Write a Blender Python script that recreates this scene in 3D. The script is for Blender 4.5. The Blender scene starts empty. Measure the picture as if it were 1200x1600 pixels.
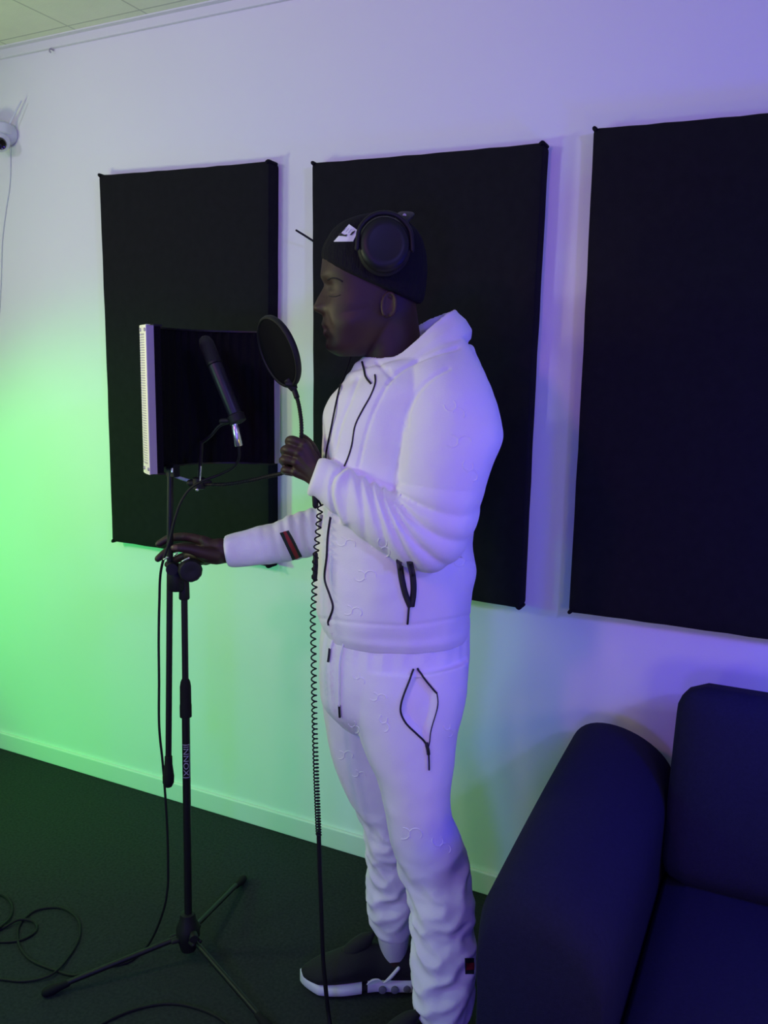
import bpy, bmesh, math, random
import numpy as np
from mathutils import Vector, Matrix, noise
from mathutils.bvhtree import BVHTree
PI = math.pi
random.seed(4); rng = np.random.default_rng(4)
SC = bpy.context.scene; COL = SC.collection

# ------------------------------------------------------------------ camera
YAW, PITCH, ROLL, FPX = 0.454750626, 0.166170887, 0.0182210261, 1314.058
CAM = Vector((0.0, -2.15669, 1.5))
fw = Vector((-math.sin(YAW)*math.cos(PITCH), math.cos(YAW)*math.cos(PITCH), -math.sin(PITCH)))
rt0 = Vector((math.cos(YAW), math.sin(YAW), 0)); up0 = rt0.cross(fw)
rt = rt0*math.cos(ROLL)+up0*math.sin(ROLL); up = -rt0*math.sin(ROLL)+up0*math.cos(ROLL)
cd = bpy.data.cameras.new('camera'); cam = bpy.data.objects.new('camera', cd); COL.objects.link(cam)
cam.matrix_world = Matrix(((rt.x, up.x, -fw.x, CAM.x), (rt.y, up.y, -fw.y, CAM.y), (rt.z, up.z, -fw.z, CAM.z), (0, 0, 0, 1)))
cd.sensor_fit = 'VERTICAL'; cd.sensor_height = 36; cd.sensor_width = 27; cd.lens = FPX/1600*36; cd.clip_start = .02
SC.camera = cam

# ------------------------------------------------------------------ light
SC.view_settings.view_transform = 'Standard'; SC.view_settings.look = 'None'
SC.view_settings.gamma = 1; SC.view_settings.use_curve_mapping = False; SC.view_settings.exposure = 0.0
world = bpy.data.worlds.new('world'); SC.world = world; world.use_nodes = True
world.node_tree.nodes['Background'].inputs[0].default_value = (.5, .55, .8, 1)
world.node_tree.nodes['Background'].inputs[1].default_value = 0.0
LIGHTS = [  # lamp, place, radius, watts in red, green, blue, (aim, cone) for a spot
    ('lamp_behind_viewer', (0, -3, 1.2), .12, (7.1, 3.5, 49.7), None),
    ('led_green_spot', (-3.0, -1.6, 1.0), .10, (0, 91, 0), ((-2.2, 0, .7), 70)),
    ('violet_spot', (1.4, -2.4, 2.3), .10, (18.5, 16.1, 71.3), ((0, 0, 1.8), 80)),
    ('lamp_left', (-1.8, -1.8, 1.3), .10, (4.4, 11.1, 5.7), None),
    ('lamp_far_left', (-2.2, -1.2, 1.5), .10, (13.8, 15.4, 8.5), None),
    ('led_blue', (.4, -.6, 1.2), .10, (0, 0, 16.5), None),
    ('wall_spot_left', (-2.2, -2.4, 2.3), .10, (25.5, 24.0, 35.3), ((-1.6, 0, 2.0), 60)),
    ('warm_spot', (-1.0, -2.8, 2.3), .10, (25.8, 7.6, 23.4), ((-1.2, -.2, 1.7), 80)),
    ('low_spot', (-1.2, -2.4, .6), .10, (6.8, 6.3, 6.7), ((-.9, -.5, .5), 50)),
    ('green_floor_fill', (-3.0, -1.6, 1.0), .10, (0, 20, 0), ((-2.2, -.7, 0), 60)),  # added fill that greens the carpet, no lamp of its own
    ('warm_shield_fill', (-2.7, -1.8, 1.6), .06, (26, 19, 8), ((-1.22, -.74, 1.42), 26)),  # added narrow spot, brightens and warms the shield's outer strip
    ('lamp_sofa', (.25, -1.3, .9), .10, (4.3, 3.4, 0), None),
]
def lamp(name, loc, r, rgb, aim=None):
    e = max(max(rgb), 1e-6)
    l = bpy.data.lights.new(name, 'SPOT' if aim else 'POINT'); l.shadow_soft_size = r; l.energy = e; l.color = [c/e for c in rgb]
    o = bpy.data.objects.new(name, l); COL.objects.link(o); o.location = loc
    if aim:
        l.spot_size = math.radians(aim[1]); l.spot_blend = .7
        o.rotation_euler = (Vector(aim[0])-Vector(loc)).to_track_quat('-Z', 'Y').to_euler()
    return o
for L in LIGHTS: lamp(*L)

# ------------------------------------------------------------------ places
def ray(px, py): return fw + rt*((px-600)/FPX) - up*((py-800)/FPX)
G = Vector((-.412, .911, 0)).normalized(); D0 = 1.81
def AT(px, py, s=0.0):            # a place at horizontal depth D0+s from the room's viewpoint
    r = ray(px, py); return CAM + r*((D0+s)/r.dot(G))
def onz(px, py, z): r = ray(px, py); return CAM + r*((z-CAM.z)/r.z)
def ony(px, py, y): r = ray(px, py); return CAM + r*((y-CAM.y)/r.y)
def proj(P):
    d = P-CAM; z = d.dot(fw); return 600+FPX*d.dot(rt)/z, 800-FPX*d.dot(up)/z

# ------------------------------------------------------------------ materials
def mat(name, col, rough=.6, metal=0, bump=0, scale=200, var=0, vscale=6, sheen=0, spec=.5, coat=0, sub=0, stretch=None, bdist=.002):
    m = bpy.data.materials.new(name); m.use_nodes = True; nt = m.node_tree; N = nt.nodes; b = N['Principled BSDF']
    b.inputs['Base Color'].default_value = (*col, 1); b.inputs['Roughness'].default_value = rough
    b.inputs['Metallic'].default_value = metal; b.inputs['Specular IOR Level'].default_value = spec
    b.inputs['Sheen Weight'].default_value = sheen; b.inputs['Coat Weight'].default_value = coat
    if sub: b.inputs['Subsurface Weight'].default_value = sub; b.inputs['Subsurface Radius'].default_value = (.01, .004, .002)
    tc = N.new('ShaderNodeTexCoord'); out = tc.outputs['Object']
    if stretch:
        mp = N.new('ShaderNodeMapping'); mp.inputs['Scale'].default_value = stretch; nt.links.new(out, mp.inputs[0]); out = mp.outputs[0]
    if bump:
        n = N.new('ShaderNodeTexNoise'); n.inputs['Scale'].default_value = scale; n.inputs['Detail'].default_value = 4
        nt.links.new(out, n.inputs['Vector']); bp = N.new('ShaderNodeBump'); bp.inputs['Strength'].default_value = bump; bp.inputs['Distance'].default_value = bdist
        nt.links.new(n.outputs[0], bp.inputs['Height']); nt.links.new(bp.outputs[0], b.inputs['Normal'])
    if var:
        n = N.new('ShaderNodeTexNoise'); n.inputs['Scale'].default_value = vscale; n.inputs['Detail'].default_value = 5
        nt.links.new(out, n.inputs['Vector']); r = N.new('ShaderNodeMapRange'); r.inputs[1].default_value = .3; r.inputs[2].default_value = .7
        r.inputs[3].default_value = 1-var; r.inputs[4].default_value = 1+var*.5; nt.links.new(n.outputs[0], r.inputs[0])
        mx = N.new('ShaderNodeVectorMath'); mx.operation = 'SCALE'; mx.inputs[0].default_value = col; nt.links.new(r.outputs[0], mx.inputs['Scale'])
        nt.links.new(mx.outputs[0], b.inputs['Base Color'])
    return m
M = dict(
    wall=mat('wall_paint', (.80, .80, .79), .85, bump=.12, scale=90, var=.02, vscale=2, spec=.2),
    skirt=mat('skirting_paint', (.76, .76, .74), .5),
    carpet=mat('carpet', (.034, .040, .040), .95, bump=.9, scale=600, var=.3, vscale=120, spec=.15, bdist=.004),
    panel=mat('panel_fabric', (.012, .012, .013), .95, bump=.5, scale=900, spec=.12, var=.15, vscale=40),
    sofa=mat('sofa_fabric', (.014, .013, .042), .92, bump=.6, scale=700, sheen=0, spec=.2, var=.15, vscale=160),
    black=mat('black_metal', (.009, .009, .010), .45, spec=.3),
    plastic=mat('black_plastic', (.009, .009, .010), .58, bump=.1, scale=300, spec=.3),
    rubber=mat('rubber', (.009, .009, .009), .8, spec=.2),
    cable=mat('cable_jacket', (.008, .008, .009), .62, spec=.25),
    steel=mat('perforated_steel', (.93, .89, .76), .42, metal=.25),  # cream tint: warm light put into the base colour
    steel_edge=mat('steel_edge', (.42, .40, .43), .6, metal=.2),
    chrome=mat('chrome', (.75, .75, .76), .25, metal=.9),
    foam=mat('acoustic_foam', (.006, .006, .008), .97, bump=.8, scale=400, spec=.1),
    mic=mat('microphone_body', (.016, .016, .024), .42, metal=.2),
    grille=mat('microphone_grille', (.010, .010, .012), .7, metal=.3, bump=.8, scale=900),
    mesh=mat('pop_filter_mesh', (.007, .007, .008), 1.0, bump=.5, scale=1200, spec=.08),
    skin=mat('skin', (.040, .018, .016), .52, bump=.12, scale=220, var=.12, vscale=14, spec=.35, sub=.04),
    lip=mat('lip_skin', (.085, .036, .032), .42, bump=.1, scale=300),
    hair=mat('eyebrow_hair', (.008, .006, .005), .8),
    white=mat('white_fleece', (.85, .84, .86), .88, bump=.35, scale=500, sheen=.1, spec=.2, bdist=.0015),
    knit=mat('beanie_knit', (.010, .010, .012), .95, bump=1, scale=260, stretch=(1, 1, .35), spec=.15, bdist=.003),
    logo=mat('white_print', (.78, .78, .80), .7),
    zip=mat('black_zip', (.010, .010, .012), .55, bump=.3, scale=900),
    grn=mat('dark_green_ribbon', (.010, .022, .016), .7), red=mat('red_ribbon', (.26, .014, .018), .7),
    sock=mat('sock_cotton', (.55, .55, .58), .9, bump=.5, scale=400),
    shoe=mat('shoe_upper', (.007, .007, .008), .85, bump=.4, scale=350),
    sole=mat('white_rubber_sole', (.72, .72, .74), .55), solegap=mat('grey_rubber', (.16, .16, .20), .6),
    camw=mat('white_plastic', (.62, .64, .68), .4), lens=mat('camera_lens', (.01, .008, .008), .12),
    label=mat('stand_lettering', (.34, .34, .40), .5),
)

def ceiling_mat():
    m = mat('ceiling_tile', (.80, .86, .60), .9, bump=.25, scale=160, var=.03, vscale=12, spec=.1)  # yellow-green light spill is put into the tile colour
    nt = m.node_tree; N = nt.nodes; b = N['Principled BSDF']; src = b.inputs['Base Color'].links[0].from_socket
    tc = N.new('ShaderNodeTexCoord'); sx = N.new('ShaderNodeSeparateXYZ'); nt.links.new(tc.outputs['Object'], sx.inputs[0])
    facs = []
    for ax, off, per in ((0, 2.152, .6), (0, 1.86, .6), (1, .06, 1.2)):
        a = N.new('ShaderNodeMath'); a.operation = 'ADD'; a.inputs[1].default_value = off+per*20+per/2; nt.links.new(sx.outputs[ax], a.inputs[0])
        q = N.new('ShaderNodeMath'); q.operation = 'MODULO'; q.inputs[1].default_value = per; nt.links.new(a.outputs[0], q.inputs[0])
        s = N.new('ShaderNodeMath'); s.operation = 'SUBTRACT'; s.inputs[1].default_value = per/2; nt.links.new(q.outputs[0], s.inputs[0])
        ab = N.new('ShaderNodeMath'); ab.operation = 'ABSOLUTE'; nt.links.new(s.outputs[0], ab.inputs[0])
        lt = N.new('ShaderNodeMath'); lt.operation = 'LESS_THAN'; lt.inputs[1].default_value = .003; nt.links.new(ab.outputs[0], lt.inputs[0]); facs.append(lt.outputs[0])
    m1 = N.new('ShaderNodeMath'); m1.operation = 'MAXIMUM'; nt.links.new(facs[0], m1.inputs[0]); nt.links.new(facs[1], m1.inputs[1])
    m2 = N.new('ShaderNodeMath'); m2.operation = 'MAXIMUM'; nt.links.new(m1.outputs[0], m2.inputs[0]); nt.links.new(facs[2], m2.inputs[1])
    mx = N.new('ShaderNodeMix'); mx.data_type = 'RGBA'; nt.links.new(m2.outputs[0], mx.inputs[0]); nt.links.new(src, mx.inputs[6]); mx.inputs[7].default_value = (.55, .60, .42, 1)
    nt.links.new(mx.outputs[2], b.inputs['Base Color']); return m
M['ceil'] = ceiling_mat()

# ------------------------------------------------------------------ helpers
def link(name, me, m=None, parent=None, smooth=True):
    o = bpy.data.objects.new(name, me); COL.objects.link(o)
    if m is not None:
        for x in (m if isinstance(m, (list, tuple)) else [m]): me.materials.append(x)
    if parent is not None: o.parent = parent; o.matrix_parent_inverse = parent.matrix_world.inverted()
    if smooth: me.polygons.foreach_set('use_smooth', [True]*len(me.polygons))
    return o
def obj(name, bm, m=None, parent=None, smooth=True, bevel=0, autosharp=True):
    bmesh.ops.recalc_face_normals(bm, faces=bm.faces)
    me = bpy.data.meshes.new(name); bm.to_mesh(me); bm.free()
    if smooth and autosharp: me.set_sharp_from_angle(angle=math.radians(42))
    o = link(name, me, m, parent, smooth)
    if smooth and autosharp: me.set_sharp_from_angle(angle=math.radians(42))
    if bevel:
        b = o.modifiers.new('bevel', 'BEVEL'); b.width = bevel; b.segments = 3; b.limit_method = 'ANGLE'
    return o
def tag(o, label, cat, group=None):
    o['label'] = label; o['category'] = cat
    if group: o['group'] = group
    return o
def thing(name, label, cat, loc=(0, 0, 0), group=None):
    o = bpy.data.objects.new(name, None); COL.objects.link(o); o.location = loc; o.empty_display_size = .05
    o.matrix_world = Matrix.Translation(loc); bpy.context.view_layer.update()
    return tag(o, label, cat, group)
def struct(name, bm, m, **k): o = obj(name, bm, m, **k); o['kind'] = 'structure'; return o
def box(bm, a, b):
    v = [bm.verts.new((x, y, z)) for z in (a[2], b[2]) for y in (a[1], b[1]) for x in (a[0], b[0])]
    for f in ((0, 2, 3, 1), (4, 5, 7, 6), (0, 1, 5, 4), (2, 6, 7, 3), (0, 4, 6, 2), (1, 3, 7, 5)): bm.faces.new([v[i] for i in f])
def rings(bm, R, closed=False, cap=True):
    V = [[bm.verts.new(p) for p in r] for r in R]; n = len(V[0])
    for i in range(len(V)-(0 if closed else 1)):
        a, b = V[i], V[(i+1) % len(V)]
        for j in range(n): bm.faces.new((a[j], a[(j+1) % n], b[(j+1) % n], b[j]))
    if cap and not closed: bm.faces.new(V[0][::-1]); bm.faces.new(V[-1])
    return V
def smoothpath(P, n):
    P = [np.array(p, float) for p in P]; t = [0]
    for a, b in zip(P[:-1], P[1:]): t.append(t[-1]+max(np.linalg.norm((b-a)[:3]), 1e-6)**.75)
    t = np.array(t); P = np.array(P); m = np.gradient(P, t, axis=0) if len(P) > 2 else np.tile((P[1]-P[0])/(t[1]-t[0]), (2, 1))
    out = []
    for u in np.linspace(0, t[-1], n):
        i = min(max(np.searchsorted(t, u)-1, 0), len(t)-2); h = t[i+1]-t[i]; x = (u-t[i])/h
        out.append((2*x**3-3*x**2+1)*P[i]+(x**3-2*x**2+x)*h*m[i]+(-2*x**3+3*x**2)*P[i+1]+(x**3-x**2)*h*m[i+1])
    return np.array(out)
def tube(bm, P, r, ns=10, n=None, closed=False, roundend=False, flat=None):
    """swept tube through 3-D points, radius a number or one per point"""
    P = [tuple(p) for p in P]; rr = [r]*len(P) if np.isscalar(r) else list(r)
    Q = np.array([p+(q,) for p, q in zip(P, rr)])
    if n: Q = smoothpath(Q, n)
    pts = [Vector(q[:3]) for q in Q]; rad = [max(q[3], 1e-5) for q in Q]
    if roundend:
        d0 = (pts[0]-pts[1]).normalized(); d1 = (pts[-1]-pts[-2]).normalized(); a, b = rad[0], rad[-1]
        hp, hr = [], []
        for k in (80, 60, 35): hp.append(pts[0]+d0*a*math.sin(math.radians(k))); hr.append(a*math.cos(math.radians(k)))
        tp, tr = [], []
        for k in (35, 60, 80): tp.append(pts[-1]+d1*b*math.sin(math.radians(k))); tr.append(b*math.cos(math.radians(k)))
        pts = hp+pts+tp; rad = hr+rad+tr
    T = [(pts[min(i+1, len(pts)-1)]-pts[max(i-1, 0)]).normalized() for i in range(len(pts))]
    u = T[0].orthogonal().normalized(); R = []
    for p, t, q in zip(pts, T, rad):
        u = (u-t*u.dot(t)).normalized(); v = t.cross(u)
        R.append([p+u*(q*math.cos(2*PI*j/ns))+v*(q*math.sin(2*PI*j/ns)) for j in range(ns)])
    rings(bm, R, closed=closed)
def lathe(bm, prof, o, axis, ns=32):
    """prof: (distance along axis, radius)"""
    axis = Vector(axis).normalized(); u = axis.orthogonal().normalized(); v = axis.cross(u); o = Vector(o)
    rings(bm, [[o+axis*h+(u*math.cos(2*PI*j/ns)+v*math.sin(2*PI*j/ns))*max(r, 1e-5) for j in range(ns)] for h, r in prof])
def ellipsoid(bm, c, ax, ns=20, nr=12):
    c = Vector(c); A, B, Cc = [Vector(a) for a in ax]
    rings(bm, [[c+Cc*math.cos(p)+(A*math.cos(2*PI*j/ns)+B*math.sin(2*PI*j/ns))*math.sin(p) for j in range(ns)] for p in [max(.03, min(PI-.03, PI*i/nr)) for i in range(nr+1)]])
def loft(bm, K, nr=60, ns=64, mod=None, expo=2.0):
    """garment / body section loft. key: (x1,y1,x2,y2,s,d[,droop]) = two silhouette points, depth, half depth"""
    K = [tuple(k)+((0,) if len(k) == 6 else ()) for k in K]
    A = np.array([[k[i]/700 if i < 4 else k[i] for i in range(7)] for k in K])
    mid = np.stack([(A[:, 0]+A[:, 2])/2, (A[:, 1]+A[:, 3])/2, A[:, 4]], 1)
    S = smoothpath([tuple(m)+tuple(a) for m, a in zip(mid, A)], nr)[:, 3:]
    S[:, :4] *= 700; R = []
    for i, (x1, y1, x2, y2, s, d, dr) in enumerate(S):
        t = i/(nr-1); ring = []
        for j in range(ns):
            a = 2*PI*j/ns; c, sn = math.cos(a), math.sin(a)
            c = math.copysign(abs(c)**(2/expo), c); sn = math.copysign(abs(sn)**(2/expo), sn)
            m = 1+(mod(t, a) if mod else 0); c *= m; sn *= m
            p = AT((x1+x2)/2+(x2-x1)/2*c, (y1+y2)/2+(y2-y1)/2*c, s)+G*(d*sn)
            if dr: p.z -= dr*max(0, -sn)
            ring.append(p)
        R.append(ring)
    rings(bm, R)
def remesh(name, bm, vox, smooth=4, m=None, parent=None, fac=.5, dis=None):
    bmesh.ops.recalc_face_normals(bm, faces=bm.faces)
    me = bpy.data.meshes.new('t'); bm.to_mesh(me); bm.free()
    o = bpy.data.objects.new('t', me); COL.objects.link(o)
    r = o.modifiers.new('r', 'REMESH'); r.mode = 'VOXEL'; r.voxel_size = vox; r.adaptivity = 0
    s = o.modifiers.new('s', 'SMOOTH'); s.iterations = smooth; s.factor = fac
    me2 = bpy.data.meshes.new_from_object(o.evaluated_get(bpy.context.evaluated_depsgraph_get()))
    bpy.data.objects.remove(o); bpy.data.meshes.remove(me); me2.name = name
    me2.materials.clear()
    if dis:
        n = len(me2.vertices); co = np.empty(n*3); me2.vertices.foreach_get('co', co); co = co.reshape(-1, 3)
        no = np.empty(n*3); me2.vertices.foreach_get('normal', no); no = no.reshape(-1, 3)
        me2.vertices.foreach_set('co', (co+no*dis(co, no)[:, None]).ravel()); me2.update()
    return link(name, me2, m, parent)
def nproj(co):
    d = co-np.array(CAM); z = d@np.array(fw)
    return 600+FPX*(d@np.array(rt))/z, 800-FPX*(d@np.array(up))/z
def bvh(*obs):
    vs, fs = [], []
    for o in obs:
        b = len(vs); vs += [v.co.copy() for v in o.data.vertices]; fs += [[b+i for i in p.vertices] for p in o.data.polygons]
    return BVHTree.FromPolygons(vs, fs)
def surf(T, px, py, off=0.0):
    h = T.ray_cast(CAM, ray(px, py).normalized())
    return (h[0]+h[1]*off, h[1]) if h[0] is not None else (None, None)
def line_on(bm, T, P, r, n=30, off=0.0, ns=8):
    Q = smoothpath([(x, y) for x, y in P], n); pts = [surf(T, x, y, off)[0] for x, y in Q]
    pts = [p for p in pts if p is not None]
    for _ in range(2): pts = [pts[0]]+[(pts[i-1]+pts[i]*2+pts[i+1])/4 for i in range(1, len(pts)-1)]+[pts[-1]]
    if len(pts) > 2: tube(bm, pts, r, ns)
def patch(bm, T, quad, nu=12, nv=8, off=.0015, th=.002):
    """thin cloth patch laid on a surface; quad: four corner places, clockwise"""
    g = []
    for i in range(nu+1):
        row = []
        for j in range(nv+1):
            u, v = i/nu, j/nv; a, b, c, d = quad
            x = (a[0]*(1-u)+b[0]*u)*(1-v)+(d[0]*(1-u)+c[0]*u)*v; y = (a[1]*(1-u)+b[1]*u)*(1-v)+(d[1]*(1-u)+c[1]*u)*v
            p, n = surf(T, x, y, off); row.append((p, n))
        g.append(row)
    V = [[(bm.verts.new(p), bm.verts.new(p-n*th)) if p is not None else None for p, n in r] for r in g]
    for i in range(nu):
        for j in range(nv):
            q = [V[i][j], V[i+1][j], V[i+1][j+1], V[i][j+1]]
            if all(q): bm.faces.new([k[0] for k in q]); bm.faces.new([k[1] for k in q][::-1])
    edge = [(i, 0) for i in range(nu)]+[(nu, j) for j in range(nv)]+[(i, nv) for i in range(nu, 0, -1)]+[(0, j) for j in range(nv, 0, -1)]
    for a, b in zip(edge, edge[1:]+edge[:1]):
        A, B = V[a[0]][a[1]], V[b[0]][b[1]]
        if A and B: bm.faces.new((A[0], A[1], B[1], B[0]))
def NB(): return bmesh.new()

# ================================================================== the room
X0, X1, Y0, ZC = -3.7, 2.3, -4.6, 2.541
bm = NB(); box(bm, (X0, Y0, -.1), (X1, .12, 0)); struct('floor', bm, M['carpet'], smooth=False)
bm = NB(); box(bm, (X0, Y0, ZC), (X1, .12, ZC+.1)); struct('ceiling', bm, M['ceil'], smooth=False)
bm = NB(); box(bm, (X0-.1, 0, 0), (X1+.1, .12, ZC)); struct('wall_back', bm, M['wall'], smooth=False)
bm = NB(); box(bm, (X0-.1, Y0, 0), (X0, 0, ZC)); struct('wall_left', bm, M['wall'], smooth=False)
bm = NB(); box(bm, (X1, Y0, 0), (X1+.1, 0, ZC)); struct('wall_right', bm, M['wall'], smooth=False)
bm = NB(); box(bm, (X0-.1, Y0-.1, 0), (X1+.1, Y0, ZC)); struct('wall_front', bm, M['wall'], smooth=False)
bm = NB(); box(bm, (X0, -.013, 0), (X1, 0, .068)); struct('baseboard_back', bm, M['skirt'], smooth=False, bevel=.004)
bm = NB(); box(bm, (X0, -.012, ZC-.03), (X1, 0, ZC)); struct('trim_1', bm, M['skirt'], smooth=False, bevel=.002)
bm = NB(); box(bm, (X0, -.030, ZC-.004), (X1, 0, ZC)); struct('trim_2', bm, M['skirt'], smooth=False)
# small hook on the trim
bm = NB(); h = ony(80, 78, -.014); tube(bm, [h+Vector((0, .01, .002)), h+Vector((0, -.005, .001)), h+Vector((0, -.007, -.007)), h+Vector((0, -.002, -.008))], .0024, 8, 14)
tag(obj('ceiling_hook', bm, M['steel_edge']), 'tiny hook under the ceiling trim near the top left corner', 'hook')

# ================================================================== acoustic panels
def panel(C4, label, k):
    """fabric wrapped acoustic panel, corners on its front plane: tl, tr, br, bl"""
    yf = -.052; tl, tr, br, bl = [ony(x, y, yf) for x, y in C4]
    n = 14; bm = NB(); outline = []
    cs = [tl, tr, br, bl]; ctr = (tl+tr+br+bl)/4
    for i in range(4):
        a, b, p = cs[i], cs[(i+1) % 4], cs[i-1]
        for q in range(5):
            t = q/4; r = .012
            A = a+(p-a).normalized()*r; B = a+(b-a).normalized()*r
            outline.append(A.lerp(a, t).lerp(a.lerp(B, t), t))
        for q in range(1, n):
            c = a.lerp(b, q/n); c += (ctr-c).normalized()*(.003*math.sin(q*1.9+i*2+k)**2*.5+.0012*math.sin(PI*q/n)); outline.append(c)
    def ring(sc, y, bulge=0):
        return [Vector((ctr.x+(v.x-ctr.x)*(1-sc/abs(.32)), y, ctr.z+(v.z-ctr.z)*(1-sc/.6))) for v in outline]
    R = [ring(.0, -.002), ring(0, yf+.006), ring(.0015, yf+.0015), ring(.005, yf), ring(.03, yf-.0005)]
    rings(bm, R)
    # little folds of cloth at the corners
    for i, c in enumerate(cs):
        d = (ctr-c).normalized(); d2 = Vector((d.x, 0, d.z))
        tube(bm, [Vector((c.x+d2.x*.016, yf-.0005, c.z+d2.z*.006)), Vector((c.x+d2.x*.008, yf-.002, c.z+d2.z*.002)), Vector((c.x+d2.x*.004, yf+.02, c.z+d2.z*.001)), Vector((c.x+d2.x*.004, -.01, c.z+d2.z*.001))], .005, 8, 10)
    return tag(obj('acoustic_panel', bm, M['panel']), label, 'acoustic panel', 'black fabric panels along the wall')
panel([(154, 273), (420, 251), (420, 886), (175, 846)], 'leftmost of the three black fabric acoustic panels, behind the microphone shield', 0)
panel([(487, 254), (849, 222), (812, 951), (488, 903)], 'middle black fabric acoustic panel on the wall behind the singer', 1)
panel([(927, 200), (1352, 160), (1352, 1023), (888, 957)], 'rightmost black fabric acoustic panel, on the wall above the sofa', 2)
# thin rod beside the middle panel
bm = NB(); tube(bm, [ony(463, 360, -.075), ony(476, 368, -.062), ony(490, 377, -.045), ony(510, 390, -.004)], [.0028, .003, .003, .003], 8, 16, roundend=True)
tag(obj('antenna_rod', bm, M['plastic']), 'thin black rod poking out past the left edge of the middle panel', 'rod')

# ================================================================== security camera at the left edge
c0 = ony(-3, 207, -.055)
t = thing('security_camera', 'white wall-mounted security camera with a round dark lens at the left edge', 'security camera', (c0.x, 0, c0.z))
bm = NB(); lathe(bm, [(0, .030), (.012, .036), (.05, .038), (.056, .034)], (c0.x, 0, c0.z+.004), (0, -1, 0)); obj('wall_mount', bm, M['camw'], t)
bm = NB(); lathe(bm, [(0, .030), (.008, .043), (.035, .045), (.04, .041)], (c0.x, -.055, c0.z-.012), (0, 0, 1)); obj('housing', bm, M['camw'], t)
bl = Vector((c0.x+.008, -.062, c0.z-.030)); bm = NB(); ellipsoid(bm, bl, ((.036, 0, 0), (0, .036, 0), (0, 0, .034))); ball = obj('camera_ball', bm, M['camw'], t)
ld = (CAM-bl).normalized(); ld = (ld+Vector((.35, 0, -.35))).normalized()
bm = NB(); lathe(bm, [(.02, .019), (.036, .0195), (.043, .016), (.041, .011), (.039, .001)], bl, ld); ln = obj('lens', bm, M['lens'], t)
a0 = ony(15, 193, -.04); a1 = ony(33, 158, -.03)
bm = NB(); tube(bm, [a0, a1], [.0035, .0025], 8, roundend=True); obj('antenna', bm, M['camw'], t)
bm = NB(); tube(bm, [ony(14, 212, -.012), ony(16, 240, -.006), ony(15, 290, -.004), ony(9, 330, -.004), ony(4, 370, -.004), ony(1, 450, -.004), ony(-6, 560, -.004)], .0014, 8, 40); obj('cord', bm, M['camw'], t)

# ================================================================== microphone stand
SB = Vector((-1.29, -.618, 0)); SS = .123
ptop = AT(287.5, 893, SS); pbot = Vector((SB.x+.001, SB.y, .05))
t = thing('microphone_stand', 'black tripod microphone stand in front of the left panel', 'microphone stand', SB)
def lerp(a, b, u): return a.lerp(b, u)
def onpole(py):
    lo, hi = 0, 1
    for _ in range(30):
        m_ = (lo+hi)/2
        if proj(lerp(pbot, ptop, m_))[1] > py: lo = m_
        else: hi = m_
    return lerp(pbot, ptop, lo)
bm = NB(); tube(bm, [onpole(1100), ptop], .0078, 16); obj('upper_pole', bm, M['black'], t)
bm = NB(); tube(bm, [pbot, onpole(1118)], .0098, 16); low = obj('lower_pole', bm, M['black'], t)
pa = (ptop-pbot).normalized(); a = onpole(1120); L = (onpole(1061)-a).length
bm = NB(); lathe(bm, [(0, .0105), (.001, .0145), (L*.30, .0145), (L*.36, .0138), (L*.8, .0135), (L*.93, .0115), (L, .0085)], a, pa); obj('height_clutch', bm, M['rubber'], t)
a = onpole(936); L = (onpole(905)-a).length
bm = NB(); lathe(bm, [(0, .0118), (.002, .0128), (L*.5, .0125), (L, .0115)], a, pa); obj('pole_collar', bm, M['plastic'], t)
# lettering on the lower pole
cf = bpy.data.curves.new('txt', 'FONT'); cf.body = 'INNOX'; cf.size = 1; cf.extrude = 0; cf.resolution_u = 3
to = bpy.data.objects.new('txt', cf); COL.objects.link(to); bpy.context.view_layer.update()
tm = bpy.data.meshes.new_from_object(to.evaluated_get(bpy.context.evaluated_depsgraph_get())); bpy.data.objects.remove(to)
tv = np.array([v.co[:] for v in tm.vertices]); tv -= tv.min(0); wx, wy = tv[:, 0].max(), tv[:, 1].max()
la, lb = onpole(1161), onpole(1213); LL = (lb-la).length
vd = (CAM-la); vd -= pa*vd.dot(pa); vd.normalize(); sd = vd.cross(pa)   # outward and sideways
phi0 = .12
def onlabel(u, v, o=.0004):  # u along the text 0..1, v across -1..1
    ph = v*.98+phi0; return la.lerp(lb, u)+(vd*math.cos(ph)-sd*math.sin(ph))*(.0098+o)
side = 1 if (rt.dot(sd) < 0) else -1
bm = NB(); bt = NB(); bt.from_mesh(tm); bmesh.ops.triangulate(bt, faces=bt.faces); bmesh.ops.subdivide_edges(bt, edges=bt.edges, cuts=2)
mp = {}
for v in bt.verts:
    x, y = (v.co.x-min(q.co.x for q in tm.vertices))/wx, (v.co.y-min(q.co.y for q in tm.vertices))/wy
    # text runs downwards, letter tops to the right
    mp[v] = bm.verts.new(onlabel(.06+.88*x, side*(-.86+1.32*y)))
for f in bt.faces: bm.faces.new([mp[v] for v in f.verts])
bt.free()
for u0, u1, v0, v1 in ((0, .025, -1.1, .80), (.975, 1, -1.1, .80), (0, 1, .68, .80)):
    g_ = [[bm.verts.new(onlabel(u0+(u1-u0)*i/10, side*(v0+(v1-v0)*j/10), .0003)) for j in range(11)] for i in range(11)]
    for i in range(10):
        for j in range(10): bm.faces.new((g_[i][j], g_[i+1][j], g_[i+1][j+1], g_[i][j+1]))
me = bpy.data.meshes.new('lettering'); bm.to_mesh(me); bm.free(); link('lettering', me, M['label'], low, smooth=False)
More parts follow.
